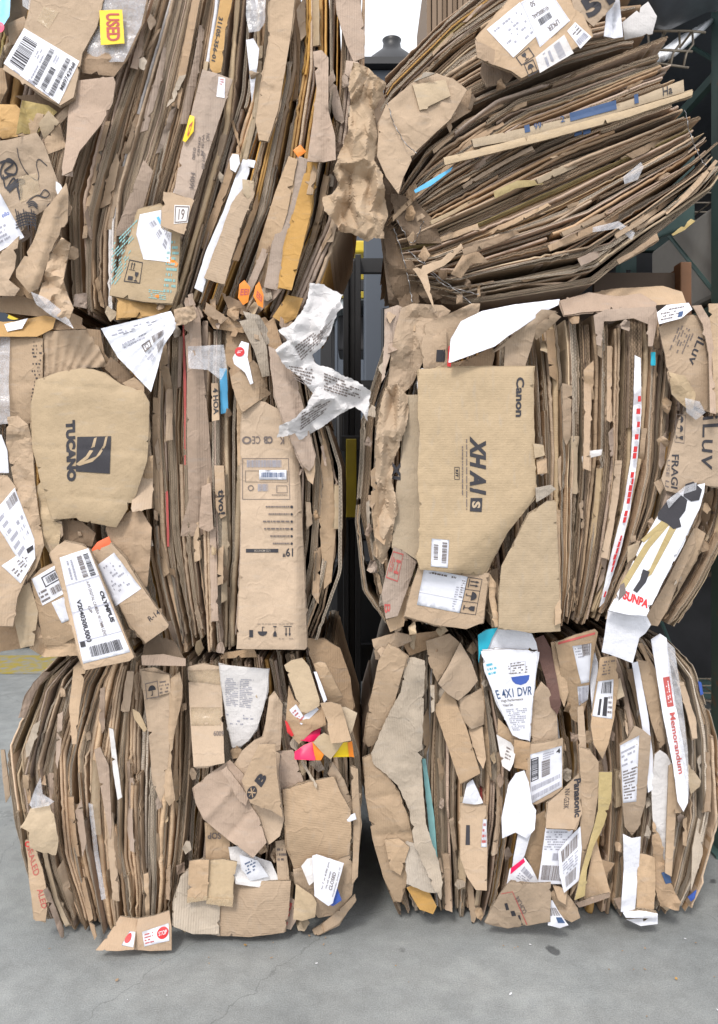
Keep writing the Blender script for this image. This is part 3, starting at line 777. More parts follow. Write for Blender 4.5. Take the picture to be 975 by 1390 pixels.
# things stuck on the leaning stack
P(TL, [(195,217),(208,232),(184,320),(158,320),(158,312)], 'pink', -0.055, name='flattened_carton', tx=0, ty=0.02)
pt = P(TL, [(188,284),(218,278),(246,300),(244,345),(240,395),(234,412),(196,410),(150,401),(150,392),(168,350)], 'tan2', -0.08, name='flattened_carton', layers=3, label='carton with white delivery note and pale teal printing')
print_on('delivery_note', pt, [(190,291),(219,285),(233,318),(231,354)], [('lines',.15,.15,.5,.9,3),('fill',.62,.18,.76,.4,'skyblue'),('lines',.6,.5,.95,.9,5)], bg='label', outline=[(190,291),(219,285),(219,310),(233,316),(231,356),(195,352),(185,318)])
print_on('teal_printing', pt, [(150,330),(190,290),(172,370),(150,398)], [('lines',.05,.05,.95,.95,12,'teal',.6)], bg=None)
print_on('teal_printing', pt, [(228,325),(244,325),(238,400),(222,398)], [('lines',.0,.0,1,1,10,'teal',.8)], bg=None)
print_on('teal_printing', pt, [(202,392),(226,395),(225,408),(202,405)], [('lines',.0,.0,1,1,5,'teal',.8),('fill',.4,.5,.6,.8,'orange')], bg=None)
print_on('handling_symbols', pt, [(176,352),(194,356),(190,385),(168,382)], [('box',0,0,1,1,.04),('arrows',.15,.08,.55,.45),('glass',.5,.5,.9,.92),('fill',.2,.72,.5,.9)], bg=None)
print_on('warning_sticker', pt, [(231,348),(242,358),(240,362),(226,356)], [], bg='orange')
P(TL, [(158,404),(236,413),(230,420),(224,428),(160,432)], 'ochre', -0.05, tint=0.1, layers=2)
pq = P(TL, [(222,260),(246,263),(264,272),(258,288),(250,318),(234,312),(218,306)], 'tan', -0.10, rag=1.2, ty=-0.05)
print_on('torn_label', pq, [(237,278),(258,279),(255,302),(236,304)], [('box',.05,.05,.95,.95,.06,'inksoft'),('text','19',.3,.2,.7,.8,'inksoft')], bg='offwhite')
pn = P(TL, [(275,94),(296,100),(316,108),(302,150),(284,205),(262,272),(248,266),(236,262),(246,205),(258,160)], 'pink', -0.075, name='flattened_carton', bend=[((290,100),(255,262),-0.01,6)], label='long pinkish strip of box with rows of faint print')
print_on('lettering', pn, [(285,180),(283,262),(250,255),(262,175)], [('text','NO',.02,.02,.14,.2,'inksoft'),('text','W.SI M',.05,.3,.4,.42,'inksoft'),('text','ONID',.1,.5,.42,.62,'inksoft'),('text','00130',.35,.2,.62,.34,'inksoft'),('text','0380',.3,.7,.5,.84,'inksoft'),('text','H09I',.72,.6,.98,.8,'inksoft')])
print_on('price_sticker', pn, [(297,104),(306,106),(305,133),(294,131)], [('lines',.2,.05,.8,.4,3,'redink')], bg='label')
ps2 = P(TL, [(258,156),(264,158),(263,178),(252,193),(248,191),(253,174)], 'yellow', -0.085, th=0.0012, name='sticker', label='torn yellow sticker')
print_on('lettering', ps2, [(262,164),(258,180),(253,188),(257,170)], [('text','D',0,0,1,1,'redink',.03)])
po = P(TL, [(306,-40),(322,-40),(314,10),(306,40),(303,80),(300,98),(290,100),(285,92),(285,70),(294,30)], 'ochre', -0.045, name='flattened_carton')
print_on('lettering', po, [(303,24),(292,84),(287,82),(297,22)], [('text','31105-356-01',0,0,1,1,'ink',.03)])
P(TL, [(335,-40),(362,-40),(360,30),(352,42),(338,44),(334,20)], 'plastic', -0.03, th=0.001, name='plastic_film', crumple=0.02)
P(TL, [(334,54),(344,52),(352,66),(350,88),(342,140),(338,90)], 'white', -0.03, th=0.002, name='paper_sheet', crumple=0.02)
P(TL, [(372,-40),(404,-40),(396,40),(388,90),(378,148),(364,192),(352,190),(347,165),(356,112),(366,60),(366,10)], 'tan', -0.075, name='flattened_carton', layers=2, tx=-0.05, bend=[((352,118),(380,124),0.008,3),((366,48),(394,54),0.005,3)], label='long narrow carton with a taped seam')
P(TL, [(354,112),(380,118),(376,150),(364,190),(352,188),(348,165)], 'pink', -0.082, tx=-0.06)
P(TL, [(425,70),(437,68),(446,78),(446,150),(455,184),(456,217),(438,220),(417,219),(424,170),(430,120)], 'pink', -0.085, name='flattened_carton', bend=[((433,75),(434,215),-0.012,3),((446,150),(446,215),0.01,3)])
P(TL, [(452,-40),(480,-40),(490,10),(496,50),(495,78),(480,84),(470,60),(458,20)], 'pink', -0.05, name='flattened_carton', tx=0.08, layers=2)
P(TL, [(470,82),(486,84),(508,108),(500,118),(480,110),(468,100)], 'pink', -0.08, crumple=0.015)
pr = P(TL, [(338,245),(346,262),(330,300),(316,345),(305,386),(290,382),(277,377),(295,330),(315,275)], 'tan', -0.09, name='flattened_carton', layers=2, rag=1.0, rib=1.2, tx=-0.04)
P(TL, [(329,243),(345,246),(344,266),(336,270),(330,262)], 'tan2', -0.10, crumple=0.02, name='crumpled_board')
P(TL, [(330,216),(341,219),(338,236),(326,265),(310,300),(290,345),(275,397),(264,391),(280,340),(304,285),(318,245)], 'white', -0.07, th=0.002, name='paper_strip')
P(TL, [(312,216),(316,209),(324,210),(326,222),(320,234),(313,230)], 'whiteink', -0.085, th=0.014, name='foam_piece', res=2.5, crumple=0.006)
P(TL, [(336,216),(347,218),(345,228),(337,226)], 'whiteink', -0.08, th=0.008, name='foam_piece', res=2.5)
for q in ([(325,386),(332,380),(340,390),(337,410),(330,414),(323,404)], [(347,388),(352,382),(358,400),(357,418),(350,414),(344,402)]):
    so = P(TL, q, 'orange', -0.075, name='sticker', th=0.002, noise_a=0.003)
    print_on('lettering', so, [(q[0][0]+2,q[0][1]+6),(q[2][0]-2,q[2][1]+2),(q[2][0]-3,q[2][1]+10),(q[0][0]+1,q[0][1]+15)], [('text','EEI',0,0,1,1,'redink',.02)])
for x0 in (0, 20, 40): P(TL, [(392+x0*.7,212),(404+x0*.7,216),(390+x0*.8,290),(356+x0,394),(338+x0,390),(352+x0*.9,330),(374+x0*.8,260)], ('tan','pink','ochre')[x0//20], -0.055 - x0*.0002, name='flattened_carton', layers=2, tx=-0.05)
P(TL, [(398,204),(408,196),(416,206),(405,214)], 'orange', -0.06, th=0.002, name='sticker', crumple=0.01)
P(TL, [(370,430),(390,400),(412,405),(402,432),(385,440)], 'ochre', -0.05, crumple=0.01)
scraps(TL, [(135,395,80),(205,60,-60),(240,120,-65),(420,260,-70),(300,60,-80),(455,130,80),(285,350,-60),(320,180,75),(120,300,80),(440,330,-60),(370,330,-65),(180,180,-70),(150,250,-75),(225,180,-70),(410,30,85),(345,420,-40)], 21)

strips(TL, [(205,-40),(160,90),(122,220),(106,330),(118,436)], [(362,-40),(362,100),(345,210),(300,330),(262,432)], 11, 61)
strips(TL, [(362,-40),(362,100),(345,210),(300,330),(262,432)], [(496,-40),(494,100),(484,240),(462,350),(408,442)], 9, 62)
chunks(TL, [(15,70,16),(105,150,12),(60,215,10),(88,282,14),(30,318,14),(45,350,12),(98,345,12),(110,410,14),(150,425,12),(245,425,12),(290,410,14),(318,425,14),(345,418,12),(362,400,12),(470,108,14),(478,150,12),(462,200,12),(448,245,12),(195,85,10),(205,30,12),(420,425,14),(345,100,10),(300,240,9),(410,330,9)], 51)
# =========================================================== top right bale
TR = bale('top right bale whose flattened boxes lie nearly level and sag', 740, 410)
stack(TR, [(506,132),(535,92),(590,40),(650,-10),(720,-60),(860,-90)], [(548,240),(600,172),(690,120),(800,78),(892,62)], 24, 8, y=0.03, dark=0.0, wob=4, mats=('tan','brown','pink','dark','pink'), endj=.1, special={4: ('fold', 'ytape', 3)})
stack(TR, [(527,290),(598,184),(690,128),(800,86),(905,50)], [(522,330),(612,300),(730,236),(850,184),(945,150)], 27, 9, y=0.0, rough=0.02, dark=0.03, wob=5, fold=0.4, mats=('tan','brown','brown','pink','pink'), short=0.5, endj=.07, kinks=3)
stack(TR, [(522,330),(612,300),(730,236),(850,184),(945,150)], [(560,392),(640,414),(745,404),(850,362),(935,296),(990,225)], 34, 10, y=-0.01, rough=0.024, dark=0.04, wob=5, fold=0.5, mats=('tan','tan','brown','pink','tan2'), short=0.5, endj=.05, kinks=3,
      special={6: ('fold', 'ytape', 4)})
P(TR, [(524,142),(578,97),(592,99),(614,107),(634,122),(612,161),(565,205),(548,240),(541,263),(524,240),(512,212),(515,165)], 'tan', -0.09, name='flattened_carton', th=0.007, layers=2, tx=0.03, noise_a=0.008, bend=[((530,170),(563,205),0.01,4),((578,97),(612,161),-0.01,5)], label='tan carton bent round the corner of the bale')
P(TR, [(560,115),(605,108),(612,130),(570,150)], 'tan2', -0.098, tx=.03, noise_a=0.003)
P(TR, [(576,98),(592,99),(560,112),(548,122)], 'grey', -0.10)
wires(TR, [([(526,140),(536,170),(552,196),(566,208)], -0.115), ([(555,340),(590,372),(620,395),(640,412)], -0.05), ([(575,355),(600,385),(650,400)], -0.06), ([(540,300),(560,330),(575,300)], -0.04), ([(930,150),(938,185),(950,212),(958,225)], -0.03), ([(535,310),(548,350),(560,410)], -0.03)])
pl = P(TR, [(646,52),(706,-16),(758,-30),(792,20),(805,50),(755,82),(708,106),(694,96),(660,84)], 'tan', -0.11, name='flattened_carton', th=0.012, layers=2, tx=0.0, ty=-0.03, bend=[((697,80),(770,40),0.006,4)], label='tan carton with several white shipping labels on top of the bale')
P(TR, [(645,54),(662,62),(700,84),(706,98),(690,98),(648,78)], 'brown', -0.10, tx=.05)
print_on('shipping_label', pl, [(731,46),(697,78),(661,40),(706,3)], [('lines',.1,.1,.9,.9,7,'inkgrey',.4)], bg='label')
print_on('shipping_label', pl, [(774,28),(733,64),(707,3),(745,-15)], [('bar',.35,.35,.75,.5,22),('text','4315800GAAL',.3,.55,.85,.65,'inksoft'),('text','LPKER',.25,.12,.6,.24,'inksoft'),('text','50',.6,.8,.75,.92,'inksoft'),('box',.02,.02,.98,.98,.008,'inkgrey')], bg='label')
print_on('shipping_label', pl, [(733,99),(727,78),(766,47),(779,72)], [('bar',.1,.6,.9,.8,20,'inkgrey'),('lines',.1,.2,.9,.5,2)], bg='offwhite')
print_on('shipping_label', pl, [(803,50),(788,66),(770,42),(781,30)], [('bar',.1,.1,.9,.4,12,'inkgrey'),('lines',.1,.5,.9,.9,3,'inksoft')], bg='label')
print_on('handling_symbols', pl, [(700,78),(718,64),(726,76),(708,89)], [('box',0,0,1,1,.06),('glass',.25,.15,.75,.85)])
print_on('handling_symbols', pl, [(711,87),(724,80),(731,97),(718,104)], [('box',0,0,1,1,.07),('umbrella',.2,.2,.8,.85)])
pd = P(TR, [(766,-40),(856,-40),(832,8),(806,36),(780,14)], 'tan', -0.10, name='flattened_carton', label='carton end with big black figures')
print_on('lettering', pd, [(786,2),(822,-18),(836,2),(800,26)], [('text','51',0,0,1,1,'ink',.05)])
P(TR, [(826,-10),(840,-12),(846,50),(834,52),(820,49)], 'white', -0.08, th=0.003, name='paper_sheet', bend=[((834,-10),(832,50),0.02,3)])
P(TR, [(845,30),(880,2),(892,22),(886,46),(848,54)], 'offwhite', -0.06, tint=-0.35)
P(TR, [(655,80),(700,98),(690,112),(660,118),(652,100)], 'dark', -0.04, crumple=0.02)
P(TR, [(600,140),(640,120),(640,150),(600,175)], 'brown', -0.03)
pe = P(TR, [(641,189),(700,176),(775,160),(850,138),(928,108),(929,125),(855,147),(775,172),(700,190),(643,200)], 'tan2', -0.075, name='flattened_carton', th=0.01, layers=2, tx=0.0, ty=0, noise_a=0.003, label='long pale strip of box with blue blocks of print')
print_on('blue_printing', pe, [(641,189),(928,108),(929,125),(643,200)], [('fill',.245,.12,.27,.9,'navyink'),('fill',.46,.12,.68,.95,'navyink'),('fill',.765,.1,.785,.9,'navyink'),('text','Ha',.90,.15,.945,.85,'ink'),('text','2',.415,.2,.435,.8,'navyink'),('text','99',.29,.2,.325,.8,'navyink')])
P(TR, [(602,214),(660,200),(735,180),(840,152),(941,123),(940,129),(850,160),(740,190),(660,210),(604,224)], 'tan2', -0.085, th=0.008, name='flattened_carton', layers=2, tx=0, ty=0, noise_a=0.002)
P(TR, [(562,258),(600,235),(615,226),(612,232),(585,252),(564,262)], 'skyblue', -0.06, th=0.002, name='printed_carton', tint=-0.3)
for (x, yy) in ((640,210),(655,206),(780,178),(792,176)):
    P(TR, [(x,yy),(x+10,yy-3),(x+10,yy+4),(x,yy+7)], 'navyink', -0.07, name='printed_carton', th=0.003, tx=0, ty=0)
P(TR, [(846,240),(870,220),(874,226),(866,244),(848,250)], 'plastic', -0.07, name='plastic_film', th=0.0008)
P(TR, [(670,260),(702,245),(735,244),(738,250),(700,256),(672,270)], 'ytape', -0.055, name='packing_tape', th=0.001)
P(TR, [(790,312),(840,300),(862,316),(858,326),(840,310),(800,316)], 'plastic', -0.075, name='plastic_strap', th=0.001)
P(TR, [(912,318),(938,297),(944,300),(930,312),(914,320)], 'ytape', -0.075, name='packing_tape', th=0.004, tx=0, ty=0)
P(TR, [(612,372),(632,340),(650,342),(664,356),(640,358),(626,378)], 'brown', -0.07, bend=[((612,372),(640,345),-0.02,5)])
P(TR, [(560,365),(600,352),(626,330),(630,336),(604,360),(580,372),(590,420),(584,408),(570,378)], 'tan', -0.09, th=0.004, rag=1.0)
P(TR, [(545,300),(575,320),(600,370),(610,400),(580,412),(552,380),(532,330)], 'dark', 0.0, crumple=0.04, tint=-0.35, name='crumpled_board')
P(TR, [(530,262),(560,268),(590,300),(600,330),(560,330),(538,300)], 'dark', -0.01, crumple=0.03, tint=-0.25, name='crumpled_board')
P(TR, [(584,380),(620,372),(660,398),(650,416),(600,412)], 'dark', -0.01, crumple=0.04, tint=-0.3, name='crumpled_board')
scraps(TR, [(700,300,-18),(800,270,-20),(880,200,-22),(650,330,-15),(750,350,-14),(860,300,-30),(620,250,-25),(760,210,-20),(850,120,-22),(690,150,-20),(560,300,-30),(900,240,-28),(820,340,-25),(720,380,-8),(600,60,-45),(640,20,-45)], 22, mats=('tan','tan','brown','pink'), size=(26,80))

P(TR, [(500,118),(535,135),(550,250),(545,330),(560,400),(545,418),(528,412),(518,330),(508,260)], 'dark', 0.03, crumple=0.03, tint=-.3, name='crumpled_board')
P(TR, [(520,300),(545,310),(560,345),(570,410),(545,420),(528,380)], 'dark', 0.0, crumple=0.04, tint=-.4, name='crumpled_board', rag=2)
strips(TR, [(527,290),(598,184),(690,128),(800,86),(905,50)], [(522,330),(612,300),(730,236),(850,184),(945,150)], 6, 63, w=(4,8))
strips(TR, [(522,330),(612,300),(730,236),(850,184),(945,150)], [(560,392),(640,414),(745,404),(850,362),(935,296),(990,225)], 9, 64, w=(4,9), y=-.03)
chunks(TR, [(560,260,12),(556,290,12),(575,345,14),(600,375,12),(635,385,12),(650,395,10),(590,130,9),(640,140,12),(680,115,10),(610,170,10),(560,325,10),(625,405,10)], 52, mats=('brown','dark','tan','brown'))
# =========================================================== middle left bale
ML = bale('middle left bale with an octagonal logo panel and a tall narrow monitor carton', 200, 890)
stack(ML, [(-75,440),(-75,600),(-75,740),(-70,880)], [(208,432),(204,600),(212,750),(238,892)], 26, 13, y=0.06, wob=8, dark=0.05)
stack(ML, [(208,432),(204,600),(212,750),(240,894)], [(332,438),(330,560),(332,720),(322,886)], 21, 14, rough=0.013, fold=0.45, mats=('tan','pink','tan','brown','tan2'))
stack(ML, [(332,438),(330,560),(332,720),(322,884)], [(408,446),(452,560),(464,690),(452,800),(418,884)], 26, 15, rough=0.012, fold=0.4, mats=('tan','pink','grey','brown','dark'))
pt1 = P(ML, [(-45,455),(30,456),(58,459),(58,512),(46,545),(44,575),(-45,575)], 'tan', -0.06, name='flattened_carton', layers=2, bend=[((-40,520),(58,520),0.004,3)], label='taped tan carton beside the octagonal box')
P(ML, [(-45,450),(14,456),(12,520),(14,575),(-45,580)], 'plastic', -0.075, name='plastic_film', th=0.0008, crumple=0.012)
print_on('torn_print', pt1, [(44,462),(57,462),(55,560),(42,560)], [('lines',0,0,1,1,20,'ink',.35)])
P(ML, [(-45,440),(20,436),(62,428),(76,432),(72,446),(50,457),(-45,457)], 'ochre', -0.05, ty=-0.15, name='padded_envelope', tint=0.1, label='ochre padded envelope')
P(ML, [(6,440),(38,432),(30,446),(10,450)], 'white', -0.07, th=0.002, name='paper_sheet', ty=-.1)
P(ML, [(20,438),(60,430),(100,432),(118,446),(80,448),(40,444)], 'brown', -0.02, ty=-0.2, layers=2)
P(ML, [(58,450),(118,447),(134,470),(146,498),(112,500),(98,512),(60,512)], 'tan', -0.05, name='pleated_board', noise_a=0.003, pleat=((70,560),7.0,0.006,'fan'), res=3.5, label='tan board crushed into a fan of pleats')
P(ML, [(118,446),(136,448),(142,480),(168,512),(160,520),(138,500)], 'brown', -0.03)
tu = P(ML, [(49,516),(80,505),(108,500),(128,502),(144,508),(165,522),(194,530),(203,546),(202,590),(200,625),(185,672),(158,716),(108,707),(104,703),(72,705),(54,650),(43,600),(43,546)], 'tan2', -0.105, name='flattened_carton', layers=2, th=0.006, res=4.5, tx=0.0, ty=-0.01, noise_a=0.0035, rib=0, curl=0.014, cw=10,
       bend=[((46,606),(200,614),0.004,2.2),((98,672),(190,682),0.004,2.5),((98,668),(106,706),0.007,2.5),((52,520),(190,532),0.005,2.5)], label='large tan box front cut to a rough octagon with a dark square logo')
print_on('lettering', tu, [(102,570),(103.5,653),(91,654),(89,571)], [('text','TUCANO',0,0,1,1,'ink',.07)])
print_on('printed_logo', tu, [(151,592),(149,643),(103,640),(105,593)], [('fill',0,0,1,1,'ink'),
   ('poly',[(.02,.42),(.05,.50),(.28,.56),(.55,.72),(.78,1.0),(.8,.92),(.62,.66),(.36,.49)],'tan2'),('poly',[(.0,.10),(.02,.17),(.25,.22),(.55,.42),(.80,1.0),(.83,.9),(.70,.52),(.50,.30),(.25,.15)],'tan2')], lift=0.0022)
sl = P(ML, [(137,446),(190,433),(232,422),(240,436),(238,446),(222,470),(213,505),(205,532),(186,512),(160,485)], 'white', -0.10, th=0.003, name='shipping_document', res=3.5, noise_a=0.003, pleat=((245,420),6.0,0.004,'fan'), label='crumpled white shipping document gathered at its right end')
print_on('small_print', sl, [(140,447),(228,425),(222,470),(196,520)], [('lines',.05,.06,.9,.2,3,'inkgrey',.5),('box',.42,.5,.62,.66,.025,'inksoft'),('text','D',.48,.53,.56,.63,'inksoft'),('bar',.68,.45,.95,.62,12,'inksoft'),('lines',.1,.3,.6,.42,2),('bar',.75,.7,.98,.95,14,'inksoft'),('lines',.4,.7,.7,.9,3)], lift=0.003)
P(ML, [(236,420),(262,414),(268,430),(254,440),(238,442)], 'tan', -0.10, pleat=((230,430),7,0.005,'fan'), res=3, name='pleated_board')
P(ML, [(150,484),(186,513),(204,533),(196,540),(165,522),(142,500)], 'dark', -0.05)
P(ML, [(166,520),(182,512),(196,522),(196,532),(178,528)], 'tan', -0.09)
P(ML, [(185,640),(204,600),(208,650),(206,690),(180,695),(178,690)], 'tan', -0.06)
pn2 = P(ML, [(192,622),(208,618),(208,690),(186,694),(180,680)], 'tan', -0.08)
print_on('lettering', pn2, [(206,676),(192,672),(190,655),(207,660)], [('text','ION',0,0,1,.4),('text','236',0.1,.6,1,1)])
P(ML, [(10,566),(24,564),(38,576),(44,600),(47,650),(52,690),(60,740),(50,770),(36,790),(44,745),(34,700),(20,660),(8,600)], 'tan', -0.10, name='crumpled_board', crumple=0.018, cs=0.045, noise_a=0.008)
P(ML, [(50,660),(58,652),(72,706),(84,712),(80,740),(68,752),(60,740)], 'tan2', -0.085, crumple=0.015)
P(ML, [(84,706),(112,708),(130,724),(125,742),(108,740),(86,736)], 'dark', -0.06, crumple=0.02, name='crumpled_board')
P(ML, [(60,700),(84,708),(86,726),(70,748),(60,730)], 'tan', -0.09, crumple=0.02)
fr_ = P(ML, [(-45,645),(12,648),(30,672),(50,725),(51,752),(34,788),(24,810),(18,850),(-45,850)], 'tan', -0.115, name='flattened_carton', layers=2, tx=0.05, label='tan carton with two white address labels at the left edge')
print_on('address_label', fr_, [(-12,700),(20,662),(49,738),(30,768)], [('lines',.1,.1,.5,.9,6),('bar',.58,.04,.95,.2,16,'inksoft'),('lines',.6,.4,.9,.8,3,'inkgrey',.5)], bg='label')
print_on('address_label', fr_, [(2,768),(47,738),(48,758),(28,792)], [('fill',.75,.0,.95,.3),('lines',.1,.2,.7,.8,4,'inksoft',.5)], bg='label')
P(ML, [(-45,590),(2,590),(10,612),(12,642),(-45,642)], 'white', -0.09, th=0.002, name='paper_sheet')
P(ML, [(-45,840),(24,846),(30,880),(-10,886),(-45,880)], 'brown', -0.08, crumple=0.02)
P(ML, [(24,800),(40,790),(52,830),(46,876),(28,880),(20,845)], 'tan2', -0.10, bend=[((38,800),(34,876),-0.012,3)])
P(ML, [(46,840),(60,860),(80,870),(110,862),(112,890),(60,892),(40,880)], 'tan', -0.08, crumple=0.02)
bx = P(ML, [(42,785),(56,772),(76,764),(98,800),(110,852),(108,862),(82,876),(60,876),(50,830)], 'tan', -0.115, name='flattened_carton', layers=2, label='tan carton with a black framed barcode label')
print_on('shipping_label', bx, [(43,786),(79,765),(98,800),(58,822)], [('box',.3,.12,1.0,.50,.035),('bar',.42,.2,.9,.42,14),('bar',.4,.6,.95,.85,16,'inksoft'),('lines',.0,.5,.3,.95,3,'inksoft')], bg='label')
print_on('shipping_label', bx, [(70,818),(96,806),(106,836),(84,846)], [], bg='label', outline=[(70,818),(96,806),(108,836),(84,846)])
P(ML, [(140,704),(164,696),(190,690),(206,716),(204,756),(200,796),(182,800),(166,775),(150,740)], 'brown', -0.08, name='crumpled_board', noise_a=0.012, bend=[((182,694),(176,790),-0.014,6)], tint=0.15)
P(ML, [(120,752),(132,736),(148,728),(152,738),(128,756)], 'coral', -0.09, th=0.002, name='printed_carton')
rx = P(ML, [(116,752),(152,738),(170,758),(194,798),(229,848),(228,852),(198,873),(178,850),(150,800),(130,775)], 'tan', -0.115, name='flattened_carton', layers=3, th=0.007, tx=0.0, bend=[((184,850),(216,828),0.004,2)], label='tan carton with a plain white address label, pointing down to the right')
print_on('address_label', rx, [(131,768),(155,750),(192,799),(157,823)], [('lines',.2,.1,.9,.8,8,'inkgrey',.35)], bg='label')
print_on('lettering', rx, [(200,838),(214,827),(218,833),(204,844)], [('text','R-14',0,0,1,1)])
P(ML, [(196,874),(204,858),(238,872),(252,898),(198,904),(192,898)], 'dark', -0.06, name='open_box_panel', tint=-0.3)  # flat dark panel: shade inside the opened box put into its colour
P(ML, [(192,890),(222,888),(252,894),(252,904),(193,903)], 'pink', -0.09, ty=-0.2)
ol = P(ML, [(68,750),(78,740),(88,735),(112,740),(122,746),(140,790),(162,842),(182,892),(176,897),(115,910),(108,890),(92,830),(82,790)], 'tan', -0.15, name='flattened_carton', layers=3, th=0.01, tx=0.0, ty=0.0, noise_a=0.0025, bend=[((84,805),(150,790),0.002,1.5)], label='narrow carton hanging down with a long white shipping label')
print_on('shipping_label', ol, [(120,744),(177,885),(113,901),(81,757)], [('bar',.04,.08,.25,.24,18),('bar',.04,.3,.25,.46,20,'inksoft'),('lines',.05,.6,.25,.85,2),('text','OLYMPUS',.40,.06,.70,.17,'ink',.05),('text','A-P3 DIGITAL CAMERA W/17MM LENS',.28,.34,.80,.42,'inksoft'),('text','GP',.5,.5,.57,.57,'inksoft'),('text','V204030IU000',.42,.70,.82,.82,'ink',.03),('box',.26,.01,.80,.99,.006,'inkgrey'),('fill',.52,.01,.526,.99,'inkgrey'),('fill',.80,.86,.85,.97),('barv',.86,.12,.96,.80,30)], bg='label', lift=0.0015)
# monitor carton
mo = P(ML, [(328,575),(330,545),(345,542),(360,546),(380,556),(398,572),(404,600),(408,660),(413,770),(417,878),(414,882),(321,881),(324,840),(327,740),(327,640)], 'tan', -0.075, name='monitor_carton', layers=3, th=0.01, res=5.5, tx=0.0, ty=0.0, noise_a=0.003, tint=0.06, fold=[((398,575),(404,882),0.25)], bend=[((328,574),(392,578),0.006,3)], label='tall narrow tan monitor carton standing upside down with product print')
def inv(x0, y0, x1, y1): return [(x1, y1), (x0, y1), (x0, y0), (x1, y0)]
print_on('certification_marks', mo, inv(330,592,392,603), [('text','CB',.35,.05,.55,1,'inksoft',.05),('text','CE',.62,.05,.8,1,'inksoft',.01),('ring',.92,.5,.28,.48,'inksoft',.22),('text','K',.1,.0,.2,.9,'inksoft')])
print_on('printed_table', mo, [(329,622),(392,622),(394,678),(329,678)], [('box',0,0,1,1,.012,'inksoft'),('bar',.1,.04,.84,.22,44,'inkgrey'),('box',.06,.3,.96,.58,.01,'inksoft'),('bar',.33,.62,.55,.80,12,'inkgrey'),('ring',.18,.72,.05,.07,'inksoft',.9),('box',.72,.66,.95,.84,.012,'inksoft'),('lines',.62,.87,.95,.91,1,'inksoft')])
print_on('barcode_sticker', mo, [(352,638),(389,638),(389,651),(352,651)], [('bar',.08,.25,.92,.75,30,'navyink')], bg='label', level=2)
print_on('specification_text', mo, inv(336,684,398,742), [('disc',.03,.93-.0,.035,'ink',.9)] + [('disc',.03,.07+.172*i,.03,'ink',.9) for i in range(6)] + [('lines',.08,.04+.172*i,(.45,.5,.95,.98,.55,.6)[i],.115+.172*i,1,'inksoft',1) for i in range(6)])
print_on('lettering', mo, inv(384,744,398,756), [('text','19"',0,0,1,1,'ink',.02)])
print_on('printed_bar', mo, inv(334,745,378,750), [('fill',0,0,1,1),('text','LCD MONITOR',.25,.2,.75,.8,'grey')])
print_on('handling_symbols', mo, inv(334,848,398,866), [('arrows',.03,.1,.2,.9),('umbrella',.55,.15,.75,.85),('glass',.32,.1,.45,.9),('fill',.85,.05,.93,.6),('lines',.0,-.1,1,-.02,1,'inksoft',.6),('lines',.0,1.02,1,1.1,1,'inksoft',.6)])
P(ML, [(252,404),(262,404),(272,430),(274,480),(282,560),(288,640),(287,716),(272,728),(245,728),(247,712),(256,680),(254,600),(254,500),(250,440)], 'pink', -0.065, name='flattened_carton', tx=0.04, bend=[((262,420),(270,715),-0.01,4),((246,715),(288,705),0.006,3)], label='long pink brown strip of board with a curled lower end')
P(ML, [(274,660),(286,655),(290,718),(283,722),(270,716)], 'pink', -0.055, crumple=0.01)
P(ML, [(255,470),(304,468),(308,500),(300,516),(282,502),(256,500)], 'plastic', -0.085, th=0.0008, name='plastic_bag', crumple=0.03, res=3.5, label='crumpled clear plastic bag')
P(ML, [(298,500),(308,500),(310,560),(300,562)], 'skyblue', -0.02, th=0.002, name='printed_carton', tint=-.2)
P(ML, [(308,445),(338,440),(345,520),(330,530),(316,528),(306,480)], 'brown', -0.02)
P(ML, [(313,512),(345,490),(352,496),(368,535),(350,545),(329,560),(320,540)], 'tan', -0.09, name='flattened_carton', layers=2, tx=0.04, fold=[((340,492),(352,545),0.3)])
ws = P(ML, [(316,486),(328,463),(338,466),(336,485),(344,520),(340,522),(333,506),(318,494)], 'white', -0.105, th=0.003, name='paper_tag', noise_a=0.004, label='white tag with a red round mark')
print_on('red_mark', ws, [(318,472),(331,470),(333,483),(320,485)], [('disc',.5,.5,.5,'red'),('lines',.2,.35,.8,.65,2,'whiteink',1)])
P(ML, [(325,436),(345,432),(362,470),(366,510),(356,512),(345,475)], 'grey', -0.06, crumple=0.01)
P(ML, [(355,444),(372,430),(384,470),(400,510),(395,520),(378,500),(365,470)], 'brown', -0.04)
P(ML, [(365,470),(382,478),(402,511),(414,560),(428,620),(426,632),(420,640),(411,632),(392,590),(374,540),(367,500)], 'pink', -0.11, name='flattened_carton', layers=2, tx=0.05, bend=[((380,480),(416,630),-0.012,3),((392,490),(424,630),0.006,2)], label='long folded strip of board lying across the monitor carton')
P(ML, [(408,622),(428,618),(428,640),(425,658),(418,652)], 'tan', -0.10)
P(ML, [(432,690),(438,600),(444,590),(452,640),(456,720),(450,790),(440,800)], 'tan', 0.0, tint=-.1)
st = P(ML, [(291,632),(304,632),(307,700),(300,704),(293,690)], 'tan', -0.045)
print_on('lettering', st, [(305,664),(306,698),(297,699),(296,665)], [('text','tivo!',0,0,1,1,'ink',.03)])
sa_ = P(ML, [(287,520),(296,520),(298,570),(288,572)], 'tan', -0.045)
print_on('lettering', sa_, [(296,526),(297,562),(290,563),(289,527)], [('text','4 HOA',0,0,1,1,'ink',.03)])
for q in ([(225,668),(228,666),(229,700),(230,742),(227,742),(226,700)], [(248,440),(250,440),(253,520),(252,660),(250.5,660),(250,560)]): P(ML, q, 'redink', -0.012, th=0.003, name='printed_carton', tint=-.2, noise_a=0.001, tx=0, ty=0)
P(ML, [(305,886),(345,880),(350,892),(300,894)], 'brown', -0.05)
